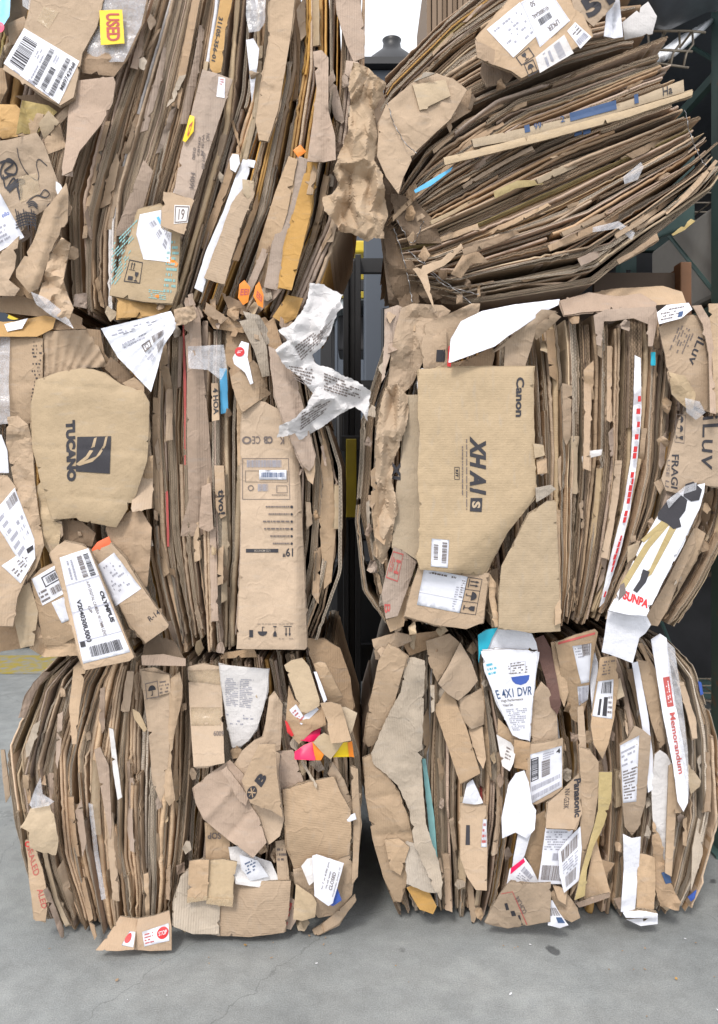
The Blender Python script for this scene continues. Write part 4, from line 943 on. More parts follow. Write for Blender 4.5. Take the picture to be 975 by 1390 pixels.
scraps(ML, [(225,500,85),(240,800,80),(290,600,88),(270,840,75),(420,700,88),(440,620,80),(300,760,90),(215,620,85),(235,860,70),(300,850,85),(430,780,95),(276,560,90),(308,800,85),(222,760,80),(400,460,60)], 23, mats=('tan','pink','brown','tan'))
stt = P(ML, [(275,420),(300,425),(330,440),(360,430),(370,442),(330,452),(290,446)], 'brown', -0.02, ty=-.1, crumple=0.02, name='crumpled_board')
for i, q in enumerate([[(255,400),(262,398),(266,440),(258,470)],[(280,410),(310,432),(300,440),(278,425)],[(330,422),(352,428),(372,460),(360,470),(340,445)],[(382,410),(400,440),(395,470),(380,440)],[(300,396),(330,412),(340,430),(310,420)]]):
    P(ML, q, ('pink','brown','grey','brown','dark')[i], -0.05, crumple=0.02, rag=1.5, name='crumpled_board')

strips(ML, [(208,432),(204,600),(212,750),(240,894)], [(332,438),(330,560),(332,720),(322,886)], 8, 65)
strips(ML, [(332,438),(330,560),(332,720),(322,884)], [(408,446),(452,560),(464,690),(452,800),(418,884)], 7, 66)
chunks(ML, [(30,590,12),(60,610,10),(62,720,12),(78,728,10),(40,770,12),(110,730,12),(150,720,12),(180,720,12),(120,760,10),(200,735,10),(212,700,9),(30,830,14),(60,875,12),(90,880,12),(145,880,14),(170,860,12),(270,425,12),(295,440,10),(240,450,10),(350,450,12),(385,455,14),(398,480,12),(360,540,10),(318,450,10),(270,880,12),(300,880,10),(170,500,12),(190,545,9),(290,745,9),(310,560,8),(405,640,9),(430,700,8)], 53)
# =========================================================== middle right bale
MR = bale('middle right bale with a big camera box front and a white tripod box', 740, 855)
stack(MR, [(546,425),(505,500),(486,590),(480,700),(493,800),(528,855)], [(720,425),(728,560),(734,700),(742,858)], 34, 17, y=0.03, rough=0.012, wob=4, dark=0.02)
stack(MR, [(720,425),(728,560),(734,700),(744,860)], [(912,425),(906,560),(884,700),(824,850)], 34, 18, rough=0.012, fold=0.42, mats=('tan','pink','tan','brown','tan2'), wob=2.5, short=0.35, special={0: ('cut','brown',4), 1: ('cut','brown',4), 2: ('cut','tan',4), 3: ('cut','brown',4)})
stack(MR, [(912,425),(906,560),(884,700),(826,850)], [(1020,425),(1012,560),(985,730),(912,856)], 22, 19, y=0.02, rough=0.012, fold=0.5, mats=('tan','pink','tan','tan2'))
P(MR, [(566,520),(572,500),(600,498),(600,520),(568,536)], 'white', -0.05, th=0.002, name='paper_sheet')
P(MR, [(545,418),(560,412),(600,414),(612,422),(598,440),(586,470),(570,500),(560,522),(540,540),(524,545),(530,490),(536,450)], 'tan', -0.06, name='crumpled_board', crumple=0.022, cs=0.045, res=4)
P(MR, [(522,420),(540,414),(552,420),(546,446),(530,480),(518,520),(522,460)], 'pink', -0.03)
P(MR, [(578,440),(600,430),(640,412),(652,412),(650,424),(628,442),(612,462),(606,500),(575,500),(572,470)], 'tan', -0.075, name='flattened_carton', layers=2, bend=[((590,430),(640,415),-0.02,4)])
pi = P(MR, [(580,462),(606,446),(608,500),(578,500)], 'tan', -0.085)
print_on('lettering', pi, [(605,474),(604,492),(592,492),(593,474)], [('text','i',0,0,1,1,'ink',.05)])
P(MR, [(598,560-62),(640,486),(668,470),(672,480),(668,500),(610,500)], 'brown', -0.05)
P(MR, [(668,480),(700,452),(735,420),(756,422),(728,446),(722,470),(712,500),(684,502),(686,470)], 'tan', -0.07, name='flattened_carton', layers=2, bend=[((690,455),(720,440),-0.015,4)])
P(MR, [(720,448),(752,424),(762,430),(728,462)], 'tan', -0.085)
P(MR, [(609,492),(612,460),(626,436),(655,422),(700,413),(760,406),(758,414),(738,424),(712,442),(690,456),(672,470),(640,482),(612,492)], 'white', -0.12, th=0.002, name='card_sheet', noise_a=0.004, ty=-0.08, res=5, bend=[((614,455),(655,424),-0.02,8),((700,455),(745,420),0.01,4)], label='large blank white card sheet folded over the top edge')
P(MR, [(607,497),(609,470),(614,468),(612,498)], 'red', -0.11, th=0.002, name='printed_carton')
P(MR, [(525,525),(540,520),(553,536),(555,560),(548,590),(536,620),(532,650),(541,690),(534,720),(530,742),(520,766),(506,752),(512,710),(515,680),(510,640),(508,610),(514,560)], 'paper', -0.075, th=0.0015, name='crumpled_paper', crumple=0.035, cs=0.05, ani=(1.6, .6), res=2.6, rag=2, label='long crumpled kraft paper packing')
P(MR, [(512,700),(520,690),(526,720),(522,740),(508,728)], 'brown', -0.05, bend=[((514,700),(512,730),-0.01,3)])
P(MR, [(503,640),(512,630),(518,700),(512,760),(505,700)], 'tan', -0.04)
xb = P(MR, [(552,536),(575,537),(580,600),(580,770),(545,746),(532,744),(535,700),(538,660),(546,620)], 'tan2', -0.07, name='flattened_carton', layers=2, bend=[((540,611),(575,612),0.003,1.5)], label='pale carton panel behind the big camera box front')
print_on('lettering', xb, [(544,627),(544,652),(531,650),(533,627)], [('text','XI',0,0,1,1,'ink',.05)])
ca_ = P(MR, [(568,501),(620,499),(724,498),(725,560),(727,655),(729,668),(717,688),(690,722),(656,780),(620,778),(570,773),(565,755),(569,742),(570,700),(567,638),(570,586),(567,566)], 'tan2', -0.13, name='flattened_carton', layers=2, th=0.006, res=5, rag=0.8, tx=0.01, ty=-0.012, noise_a=0.003, rib=1.57, curl=0.008,
       bend=[((570,662),(727,664),0.0035,1.5),((632,757),(716,690),0.006,3),((574,505),(574,770),0.002,2)], fold=[((722,684),(634,758),0.12)], label='big tan rectangular camera box front with bold black model lettering')
print_on('lettering', ca_, [(712,512),(711,566),(700,566),(701,512)], [('text','Canon',0,0,1,1,'ink',.035)])
print_on('lettering', ca_, [(660,592),(660,672),(638,672),(638,592)], [('text','XH A1',0,0,1,1,'ink',.05,.25)])
print_on('printed_logo', ca_, [(655,676),(654,695),(638,694),(639,676)], [('fill',0,0,1,1),('text','S',.25,.15,.75,.85,'tan2',.04)], lift=0.002)
print_on('small_print', ca_, [(635,596),(635,692),(626,692),(626,596)], [('lines',0,0,1,.3,1,'inksoft',1),('lines',.1,.6,.8,.95,1,'inksoft',1)])
print_on('lettering', ca_, [(624,634),(624,651),(617,651),(617,634)], [('box',0,0,1,1,.04,'ink',2.4),('text','KIT',.2,.25,.8,.75,'ink',.04)])
print_on('barcode_sticker', ca_, [(610,733),(608,771),(585,769),(586,731)], [('bar',.1,.1,.85,.38,18,'inksoft'),('bar',.2,.6,.75,.85,12,'inksoft')], bg='label')
P(MR, [(677,852),(678,800),(681,768),(718,698),(742,680),(755,681),(758,760),(761,857),(720,859)], 'tan2', -0.10, name='flattened_carton', layers=2, th=0.006, tx=0.01, rib=1.57, noise_a=0.003, label='plain tan panel below the camera box front')
P(MR, [(724,602),(738,604),(740,618),(726,622)], 'tan2', -0.12, crumple=0.01)
P(MR, [(728,624),(742,622),(743,642),(730,644)], 'tan', -0.11, crumple=0.01)
P(MR, [(727,662),(748,658),(755,664),(742,674),(728,682)], 'grey', -0.12, crumple=0.012)
lb = P(MR, [(549,836),(558,800),(570,764),(610,774),(664,778),(660,810),(656,845),(633,854),(590,848)], 'tan', -0.095, name='flattened_carton', layers=3, th=0.01, tx=0, label='tan carton with a white label and a column of handling symbols')
print_on('shipping_label', lb, [(576,771),(635,783),(624,832),(566,821)], [('lines',.02,.04,.75,.14,1,'inksoft',.8),('lines',.9,.1,.98,.6,8,'inksoft'),('lines',.8,.3,.88,.95,10,'inkgrey'),('fill',0,.62,1,.65,'whiteink')], bg='label')
print_on('handling_symbols', lb, [(655,786),(646,835),(624,832),(635,783)], [('box',0,0,1,1,.015,'ink',2),('fill',.33,0,.345,1),('fill',.66,0,.675,1),('arrows',.05,.15,.28,.85),('umbrella',.38,.15,.62,.85),('glass',.72,.15,.95,.85)])
hb = P(MR, [(535,742),(548,748),(566,762),(553,800),(540,836),(524,840),(518,806),(526,770)], 'pink', -0.075, name='flattened_carton', tx=.05)
print_on('handling_marks', hb, [(548,752),(540,790),(524,784),(534,748)], [('box',0,0,1,1,.04,'redink'),('text','H',.25,.1,.75,.5,'redink'),('lines',.2,.6,.8,.9,2,'redink')])
print_on('lettering', hb, [(530,820),(530,832),(522,832),(522,820)], [('text','B',0,0,1,1,'redink')])
P(MR, [(550,790),(560,800),(548,850),(530,858),(524,842),(540,836)], 'tan', -0.06)
P(MR, [(655,780),(676,770),(678,850),(668,852),(660,810)], 'brown', -0.04)
P(MR, [(664,778),(674,792),(672,810),(680,850),(672,852),(664,812)], 'tan', -0.085, bend=[((668,780),(674,850),-.01,2)])
iu = P(MR, [(894,444),(915,432),(940,427),(956,430),(960,460),(965,500),(963,560),(945,552),(916,538),(907,515),(903,482)], 'tan', -0.085, name='flattened_carton', layers=2, crumple=0.006, cs=0.03, label='upper tan carton with small slanted brand lettering')
print_on('lettering', iu, [(958,461),(944,498),(934,492),(948,456)], [('text','iLuv',0,0,1,1,'ink',.01)])
print_on('small_print', iu, [(944,450),(930,484),(908,474),(922,440)], [('lines',0,0,1,1,7,'inksoft',.6)])
P(MR, [(962,412),(1010,412),(1010,562),(968,560),(968,500),(964,450)], 'tan', -0.09, name='flattened_carton')
P(MR, [(940,415),(952,414),(964,434),(970,480),(972,562),(964,560),(962,480),(954,440)], 'pink', -0.11)
ib = P(MR, [(922,568),(936,552),(952,562),(956,566),(1010,566),(1010,664),(965,660),(940,655),(925,671),(904,666),(898,650),(908,620)], 'tan', -0.095, name='flattened_carton', layers=2, label='lower tan carton with large brand lettering and FRAGILE print')
print_on('lettering', ib, [(976,563),(974,640),(952,634),(954,566)], [('text','iLuv',0,0,1,1,'ink',.0)])
print_on('lettering', ib, [(922,617),(920,664),(911,662),(912,617)], [('text','FRAGI',0,0,1,1,'ink',.02)])
print_on('lettering', ib, [(910,624),(908,662),(903,660),(906,624)], [('text','USE LI',0,0,1,1,'inksoft',.01)])
print_on('handling_symbols', ib, [(931,563),(929,602),(916,600),(918,562)], [('box',0,0,1,1,.02,'inksoft',2),('umbrella',.05,.2,.3,.8),('umbrella',.38,.2,.62,.8),('glass',.7,.15,.93,.85)])
P(MR, [(908,505),(930,510),(945,535),(940,560),(925,548),(912,535)], 'tan2', -0.11, crumple=0.03, name='crumpled_board')
P(MR, [(930,540),(950,545),(958,560),(945,570),(932,560)], 'plastic', -0.12, th=.001, name='plastic_film', crumple=0.02)
wl = P(MR, [(892,424),(905,414),(935,411),(940,420),(925,432),(895,440)], 'white', -0.10, th=0.002, name='paper_sheet', ty=-.15)
print_on('small_print', wl, [(897,420),(930,414),(926,430),(897,436)], [('lines',0,0,1,1,4,'inksoft',.6),('fill',.8,.5,1,.95,'navyink')])
P(MR, [(884,478),(890,478),(890,496),(884,496)], 'cyan', -0.04, name='printed_carton', th=.003)
P(MR, [(862,482),(870,486),(871,560),(866,620),(856,690),(842,750),(820,818),(814,824),(830,752),(846,690),(857,620),(860,550)], 'white', -0.035, th=0.003, name='striped_wrapper', crumple=0.012, res=3, label='thin red and white wrapper squeezed between the sheets')
sw = (None, Surf([(862,482),(870,486),(871,560),(866,620),(856,690),(842,750),(820,818),(814,824),(830,752),(846,690),(857,620),(860,550)], y=-0.052, noise_a=0, curl=0))
random.seed(5)
ctr = resample([(866,484),(866,560),(861,620),(851,690),(836,751),(817,820)], 40)
stq = []
for i, c in enumerate(ctr[:-1]):
    if random.random() < 0.5:
        n_ = ctr[i+1]; w_ = 4 - 2.4*i/40; o_ = random.choice((-w_*.5, 0, w_*.3)); stq.append([(c[0]+o_, c[1]), (c[0]+w_+o_*.3, c[1]), (n_[0]+w_+o_*.3, n_[1]-1), (n_[0]+o_, n_[1]-1)])
mm_ = MB()
for q in stq:
    mm_.prism([(W(a, b, -0.05).x, W(a, b, -0.05).z) for a, b in q], -0.052, -0.048)
mm_.build('red_printing', 'red', MR)
tp = P(MR, [(826,828),(850,782),(872,736),(897,694),(915,676),(934,661),(957,656),(956,668),(950,690),(925,740),(900,790),(878,836),(850,834)], 'white', -0.115, name='tripod_box', layers=2, th=0.006, tx=0, ty=0, noise_a=0.002, label='glossy white box front printed with a tripod picture')
print_on('lettering', tp, [(848,801),(882,815),(879,826),(845,813)], [('text','SUNPA',0,0,1,1,'red',.05)])
print_on('tripod_picture', tp, [(826,650),(960,650),(960,830),(826,830)], [
  ('poly',[(.60,.28),(.66,.31),(.42,.52),(.16,.84),(.12,.80),(.36,.50)],'ytape'),('poly',[(.66,.30),(.72,.33),(.44,.72),(.34,.77),(.33,.72),(.42,.68)],'ytape'),('poly',[(.62,.26),(.60,.32),(.36,.48),(.33,.46)],'ytape'),
  ('poly',[(.35,.68),(.42,.70),(.38,.78),(.29,.86),(.25,.84),(.32,.76)]),('poly',[(.62,.14),(.70,.10),(.80,.16),(.78,.24),(.72,.30),(.74,.36),(.66,.38),(.60,.34),(.58,.26),(.50,.30),(.50,.26)]),
  ('poly',[(.78,.04),(.86,.02),(.95,.08),(.92,.16),(.84,.17),(.76,.13)]),('poly',[(.12,.80),(.16,.78),(.18,.86),(.10,.92)],'inksoft')])
P(MR, [(905,680),(930,660),(946,655),(945,665),(925,672),(908,690)], 'plastic', -0.125, th=.001, name='plastic_film', crumple=0.02)
P(MR, [(826,829),(852,832),(878,836),(884,848),(876,860),(868,866),(859,900),(838,892),(817,885)], 'white', -0.13, th=0.002, name='card_flap', tx=0, noise_a=0.002, ty=0.01, label='blank white card flap hanging below the tripod box')
P(MR, [(878,836),(905,790),(935,730),(942,716),(944,738),(925,780),(905,830),(893,850),(882,848)], 'tan', -0.07, name='flattened_carton', layers=2)
P(MR, [(930,722),(946,716),(958,724),(944,760),(920,800),(925,760)], 'tan', -0.05, layers=2)
P(MR, [(895,700),(905,668),(918,672),(900,695)], 'pink', -0.10, crumple=0.02)
P(MR, [(852,742),(868,736),(866,752),(852,764)], 'tan2', -0.06)
P(MR, [(790,620),(800,612),(818,610),(816,618),(800,622),(791,632)], 'offwhite', -0.06, crumple=0.01)
P(MR, [(760,408),(800,398),(840,402),(870,398),(892,412),(888,424),(850,420),(790,424),(766,428)], 'pink', -0.02, ty=-.2, layers=2, crumple=0.01)
P(MR, [(806,428),(822,420),(890,416),(894,430),(886,470),(880,470),(880,440),(860,432),(830,436),(820,436),(816,470),(810,468)], 'pink', -0.06, th=0.006)
P(MR, [(795,400),(830,392),(900,388),(926,396),(932,412),(890,414),(840,410)], 'tan', 0.02, ty=-.25)
scraps(MR, [(800,520,88),(770,560,90),(830,600,88),(790,700,88),(760,640,90),(850,680,95),(820,760,100),(780,800,90),(900,610,95),(930,760,110),(750,480,88),(815,460,90),(500,700,88),(515,790,80),(960,700,100)], 24)

strips(MR, [(748,425),(752,560),(754,700),(756,860)], [(912,425),(906,560),(884,700),(824,850)], 9, 67)
strips(MR, [(912,425),(906,560),(884,700),(826,850)], [(1020,425),(1012,560),(985,730),(912,856)], 4, 68)
chunks(MR, [(530,430,12),(560,440,12),(596,430,12),(615,455,10),(530,470,12),(520,500,12),(548,510,12),(505,560,10),(500,600,9),(545,590,10),(505,680,10),(500,720,10),(506,770,12),(520,815,12),(540,850,12),(560,855,12),(600,855,10),(668,760,10),(668,830,10),(700,680,9),(735,640,8),(740,470,9),(735,440,10),(715,430,10),(780,430,10),(850,440,10),(890,465,9),(905,550,12),(900,600,10),(895,660,12),(885,710,10),(925,690,9),(940,700,12),(960,690,10),(955,740,10),(860,730,8)], 54)
YOFF[0] = 0.04
# =========================================================== bottom left bale
BL = bale('bottom left bale on the concrete, with a white page of print in its face', 250, 1270)
stack(BL, [(80,893),(42,925),(18,975),(7,1030),(8,1100),(22,1160),(36,1215),(66,1272)], [(195,893),(192,990),(186,1100),(190,1200),(185,1278)], 27, 26, y=-0.06, rough=0.016, wob=5, fold=0.42, short=0.55, mats=('tan','pink','tan','brown','tan2'), bulge=0.05)
stack(BL, [(195,893),(192,990),(186,1100),(190,1200),(185,1276)], [(258,893),(262,1000),(252,1130),(240,1210),(232,1272)], 13, 27, y=-0.04, rough=0.014, wob=3, fold=0.42, mats=('tan','tan','grey'), bulge=0.04)
stack(BL, [(258,893),(262,1000),(252,1130),(240,1268)], [(444,880),(482,980),(490,1120),(466,1248)], 32, 28, y=0.02, wob=5, bulge=0.03)
P(BL, [(190,908),(210,906),(232,916),(240,928),(238,950),(232,990),(225,1072),(218,1089),(207,1062),(203,1010),(197,960)], 'tan', -0.11, name='flattened_carton', bend=[((200,912),(214,1080),-0.01,5)], noise_a=0.006, label='tan carton with a printed glass symbol')
gp = P(BL, [(192,910),(230,916),(232,940),(196,950)], 'tan', -0.118, tx=0, ty=0, noise_a=0.001)
print_on('handling_symbols', gp, [(197,928),(214,924),(216,946),(199,949)], [('box',0,0,1,1,.05,'inksoft'),('umbrella',.2,.2,.8,.85)])
print_on('handling_symbols', gp, [(216,924),(229,922),(230,940),(217,943)], [('lines',0,0,1,1,4,'inksoft',.6)])
P(BL, [(230,922),(244,912),(248,930),(247,950),(236,1000),(232,1040),(238,1086),(230,1094),(224,1084),(224,1030),(230,970)], 'tan', -0.12, bend=[((238,925),(230,1085),-0.012,3)])
P(BL, [(180,962),(190,968),(200,990),(196,994),(182,975)], 'tan2', -0.10)
bf = P(BL, [(130,1290),(148,1268),(163,1244),(187,1247),(182,1289),(160,1291)], 'brown', -0.16, tx=0, ty=-0.12, name='open_box_panel', th=.006, noise_a=.002, tint=.1)
bf2 = P(BL, [(187,1247),(210,1243),(230,1236),(233,1260),(233,1290),(205,1291),(182,1289)], 'brown', -0.155, tx=.02, ty=-0.12, name='open_box_panel', th=.006, noise_a=.002, tint=.1)
print_on('shop_sticker', bf2, [(193,1265),(229,1253),(230,1277),(196,1285)], [('disc',.76,.45,.36,'red',.62),('text','STOP',.6,.32,.92,.58,'whiteink'),('lines',.05,.15,.4,.9,4,'redink')], bg='label')
print_on('shop_sticker', bf, [(176,1264),(184,1265),(181,1286),(165,1283)], [('disc',.3,.45,.36,'red',.9)], bg='label')
P(BL, [(27,1123),(34,1114),(41,1098),(54,1094),(66,1088),(74,1110),(79,1136),(76,1161),(60,1158),(40,1150),(40,1130)], 'tan2', -0.13, crumple=0.01, rag=1.5, label='torn piece of tan board with clear tape')
P(BL, [(40,1092),(48,1070),(55,1055),(58,1078),(74,1088),(66,1094),(44,1098)], 'plastic', -0.14, th=.0008, name='plastic_film', crumple=.02)
se = P(BL, [(36,1140),(44,1142),(58,1180),(66,1220),(62,1250),(48,1250),(40,1200)], 'tan', -0.09, name='flattened_carton', layers=2)
print_on('lettering', se, [(42,1145),(54,1186),(46,1190),(37,1152)], [('text','SEALED',0,0,1,1,'redink',0)])
print_on('lettering', se, [(58,1205),(64,1232),(57,1234),(50,1208)], [('text','ALED',0,0,1,1,'redink',0)])
print_on('round_mark', se, [(34,1142),(42,1142),(42,1150),(34,1150)], [('ring',.5,.5,.3,.5,'red')])
P(BL, [(1,1018),(6,1018),(12,1060),(14,1080),(8,1090),(4,1060)], 'tan', -0.03)
P(BL, [(128,1018),(136,1014),(148,1040),(152,1120),(150,1140),(142,1100)], 'pink', -0.10)
P(BL, [(148,988),(154,990),(164,1070),(166,1082),(160,1086),(154,1050)], 'offwhite', -0.10)
P(BL, [(120,1090),(126,1092),(134,1160),(144,1220),(138,1222),(128,1160)], 'plastic', -0.09, th=.001, name='plastic_film')
P(BL, [(100,906),(114,894),(118,900),(108,960),(104,1010),(98,1010),(94,960)], 'tan', -0.10)
pk = P(BL, [(255,905),(276,901),(300,905),(302,960),(305,1036),(284,1040),(263,1041),(258,970)], 'tan', -0.07, name='flattened_carton', layers=2, bend=[((258,986),(304,984),0.005,2)], label='tan carton marked 6009 upside down')
print_on('lettering', pk, inv(290,992,304,999), [('text','6009',0,0,1,1,'inksoft',.02)])
print_on('packing_tape', pk, [(256,910),(300,908),(300,930),(257,925)], [], bg='tape')
print_on('packing_tape', pk, [(259,960),(300,960),(300,985),(260,985)], [], bg='tape')
bkp = P(BL, [(299,902),(330,905),(365,908),(363,938),(357,965),(349,989),(338,1005),(327,1013),(316,1015),(308,980),(302,940)], 'offwhite', -0.085, th=0.004, layers=3, name='printed_page', noise_a=0.003, tx=0.03, tint=.1, label='white book page with two columns of print')
print_on('small_print', bkp, [(305,920),(345,922),(342,962),(307,958)], [('lines',0,0,.46,1,16,'inkgrey',.9),('lines',.52,0,1,1,16,'inkgrey',.9)])
print_on('small_print', bkp, [(307,968),(345,970),(340,990),(310,988)], [('lines',0,0,1,.8,4,'inkgrey',.3)])
P(BL, [(366,945),(374,940),(384,956),(382,1000),(378,1050),(386,1112),(380,1135),(366,1146),(352,1120),(345,1100),(312,1052),(328,1020),(345,1005),(358,1000),(362,970)], 'tan', -0.10, name='flattened_carton', layers=2, bend=[((372,950),(360,1010),-0.012,4),((345,1005),(380,1090),0.006,3)], noise_a=.006)
ob = P(BL, [(352,1010),(374,1010),(376,1050),(384,1110),(368,1100),(340,1090),(328,1060)], 'tan', -0.175, name='flattened_carton', tx=0, ty=0, noise_a=.001, auto=0, label='tan board with a black B O mark')
print_on('lettering', ob, [(331,1078),(353,1046),(364,1056),(342,1090)], [('text','B',.6,.1,1,.95,'ink',.06),('disc',.25,.5,.42,'ink',.55),('pen',[(.08,.5),(.42,.5)],.05,'tan'),('pen',[(.16,.2),(.34,.8)],.05,'tan'),('pen',[(.34,.2),(.16,.8)],.05,'tan')])
P(BL, [(263,1068),(285,1050),(312,1032),(330,1050),(345,1080),(340,1092),(352,1110),(362,1144),(344,1164),(310,1140),(276,1112),(266,1090)], 'pink', -0.125, name='flattened_carton', layers=2, tx=0.0, bend=[((280,1110),(325,1060),-0.014,5),((310,1135),(345,1095),0.01,4),((312,1040),(360,1090),0.008,3)], noise_a=.004, label='large pinkish tan board lying diagonally')
P(BL, [(300,1046),(308,1040),(338,1082),(334,1094),(326,1088)], 'pink', -0.15, rag=1.5, auto=0)
P(BL, [(372,1020),(398,1018),(412,1060),(402,1068),(384,1072),(380,1120),(372,1080)], 'pink', -0.09, auto=0)
so_ = P(BL, [(278,1116),(306,1126),(312,1140),(312,1170),(280,1170)], 'tan', -0.08)
print_on('lettering', so_, inv(282,1130,300,1139), [('text','SOP',0,0,1,1,'inksoft',.02)])
P(BL, [(310,1150),(330,1148),(345,1162),(368,1170),(382,1200),(360,1206),(320,1200)], 'offwhite', -0.09, th=0.0015, name='plastic_bag', crumple=0.02, tint=.15, label='crumpled white plastic bag with small print')
bgp = P(BL, [(325,1160),(350,1168),(365,1190),(340,1196),(328,1180)], 'white', -0.105, th=.001, name='plastic_bag', noise_a=.003)
print_on('small_print', bgp, [(330,1172),(345,1165),(350,1180),(336,1188)], [('lines',0,0,1,1,4,'navyink',.7)])
P(BL, [(245,1190),(262,1175),(275,1165),(300,1180),(299,1230),(297,1268),(262,1268),(236,1258),(236,1225)], 'grey', -0.095, name='flattened_carton', layers=2, th=.008, tint=-.05)
P(BL, [(299,1192),(340,1196),(395,1196),(392,1240),(386,1266),(340,1272),(296,1270)], 'tan', -0.105, name='flattened_carton', layers=2, th=.008, rib=1.57, label='plain tan panel at the foot of the bale')
P(BL, [(257,1169),(270,1167),(284,1167),(281,1222),(254,1226)], 'tan', -0.125, pleat=((0,0),9,0.003,'x'), noise_a=.002)
P(BL, [(284,1168),(303,1166),(322,1170),(317,1200),(316,1231),(280,1227)], 'tan2', -0.12, pleat=((0,0),11,0.003,'x'), noise_a=.002)
P(BL, [(254,1218),(282,1216),(281,1222),(254,1226)], 'tape', -0.129, th=.0006, name='packing_tape', noise_a=.001, tx=0, ty=0)
P(BL, [(281,1219),(317,1221),(316,1231),(280,1227)], 'tape', -0.126, th=.0006, name='packing_tape', noise_a=.001, tx=0, ty=0)
lj = P(BL, [(374,1142),(386,1140),(392,1180),(394,1215),(380,1218),(376,1180)], 'tan', -0.09)
print_on('small_print', lj, [(376,1150),(388,1150),(390,1170),(377,1170)], [('lines',0,0,1,1,3,'inksoft',.8)])
rp = P(BL, [(384,1072),(418,1062),(453,1054),(462,1075),(476,1100),(477,1130),(474,1160),(440,1172),(400,1182),(390,1150)], 'tan', -0.12, name='flattened_carton', layers=2, th=.007, rib=1.4, tint=-.06, label='plain tan corrugated box panel above the CLOSED tag')
P(BL, [(398,1180),(440,1168),(474,1158),(482,1185),(478,1215),(455,1242),(432,1246),(414,1222),(400,1200)], 'tan', -0.10, name='flattened_carton', bend=[((400,1185),(430,1240),-0.015,5),((480,1170),(440,1240),0.01,5)], noise_a=.008, tint=-.05)
P(BL, [(402,1200),(424,1215),(430,1225),(428,1245),(410,1250),(398,1248)], 'tan2', -0.11, bend=[((405,1205),(425,1240),-0.01,4)])
P(BL, [(424,1262),(440,1252),(482,1216),(484,1222),(460,1254),(428,1272)], 'tan', -0.07, layers=3)
cl = P(BL, [(424,1162),(430,1160),(467,1172),(462,1190),(452,1226),(446,1230),(427,1216),(426,1190)], 'label', -0.14, th=.002, name='paper_tag', noise_a=.003, tx=.02, label='white paper tag printed CLOSED')
print_on('lettering', cl, [(436,1212),(448,1168),(466,1174),(454,1222)], [('text','CLOSED',.2,.42,.72,.66,'inksoft',.02),('text','We will remain',.18,.18,.7,.30,'inksoft'),('text','to 7 at 6:00 pm',.1,-.1,.95,.05,'inksoft'),('text','Wednesday, January 10',.05,.78,.9,.9,'inksoft')])
P(BL, [(409,1176),(417,1166),(425,1164),(427,1196),(420,1202)], 'offwhite', -0.135, th=.002, name='paper_tag')
P(BL, [(447,1228),(458,1206),(464,1222),(452,1230)], 'blueink', -0.125, th=.002, name='paper_tag')
bh = P(BL, [(392,1216),(400,1222),(402,1250),(395,1262),(372,1258),(384,1236)], 'pink', -0.08)
print_on('lettering', bh, [(397,1226),(390,1256),(382,1254),(388,1224)], [('text','BH',0,0,1,1,'redink',.04)])
P(BL, [(412,866),(440,868),(462,880),(476,920),(480,960),(470,990),(448,960),(428,910)], 'brown', 0.0, name='flattened_carton', layers=2, tx=.1)
P(BL, [(386,903),(396,896),(410,893),(420,905),(434,950),(434,958),(417,968),(408,966),(396,930)], 'tan2', -0.13, name='cardboard_flap', tx=.03, th=.006)
P(BL, [(426,901),(434,898),(442,900),(456,928),(466,947),(460,952),(445,954),(436,930)], 'tan', -0.12, th=.006)
P(BL, [(392,930),(400,950),(414,958),(440,960),(443,984),(425,992),(406,1010),(396,1000),(388,980)], 'brown', -0.10, th=.006, bend=[((394,975),(440,985),-.01,5)], tint=.1)
wr = P(BL, [(393,964),(402,956),(412,972),(430,960),(433,963),(418,978),(409,984)], 'label', -0.115, th=.002, name='paper_strip')
print_on('small_print', wr, [(396,966),(403,960),(414,974),(408,981)], [('lines',0,0,1,1,4,'redink',.9)])
P(BL, [(387,978),(390,980),(399,998),(396,1000),(390,994)], 'red', -0.115, th=.002, name='printed_carton')
P(BL, [(426,912),(430,912),(444,950),(440,954)], 'label', -0.125, th=.003, name='paper_strip')
P(BL, [(435,955),(450,953),(463,957),(470,980),(477,1005),(463,1008),(450,1009),(445,990),(445,980)], 'tan', -0.14, th=.006)
P(BL, [(464,960),(470,960),(485,968),(479,990),(476,996),(470,980)], 'tan2', -0.11, th=.005)
P(BL, [(400,1020),(412,1012),(425,1007),(428,1020),(428,1032),(400,1031)], 'magenta', -0.135, name='printed_carton', th=.004, ty=-.1, label='magenta printed carton edge')
P(BL, [(424,1007),(432,1012),(440,1024),(436,1032),(428,1032)], 'orange', -0.137, name='printed_carton', th=.004)
P(BL, [(408,1005),(420,994),(436,988),(434,1000),(424,1008)], 'magenta', -0.11, name='printed_carton', th=.004, tint=-.3)
P(BL, [(452,1028),(466,1008),(477,1006),(480,1027)], 'yellow', -0.125, name='printed_carton', th=.004)
P(BL, [(472,1008),(478,1006),(481,1028),(474,1027)], 'orange', -0.128, name='printed_carton', th=.004)
P(BL, [(425,1008),(432,1000),(440,995),(466,1008),(449,1031),(440,1024)], 'tan2', -0.15, th=.005)
P(BL, [(445,1050),(452,1034),(468,1060),(484,1105),(480,1118),(470,1100)], 'tan', -0.09, layers=2, bend=[((455,1040),(478,1105),-.01,3)])
P(BL, [(468,1110),(482,1104),(484,1112),(471,1117)], 'label', -0.115, th=.003, name='paper_tag')
P(BL, [(476,1040),(486,1044),(489,1120),(486,1190),(478,1200),(480,1120)], 'tan', -0.07, layers=2)
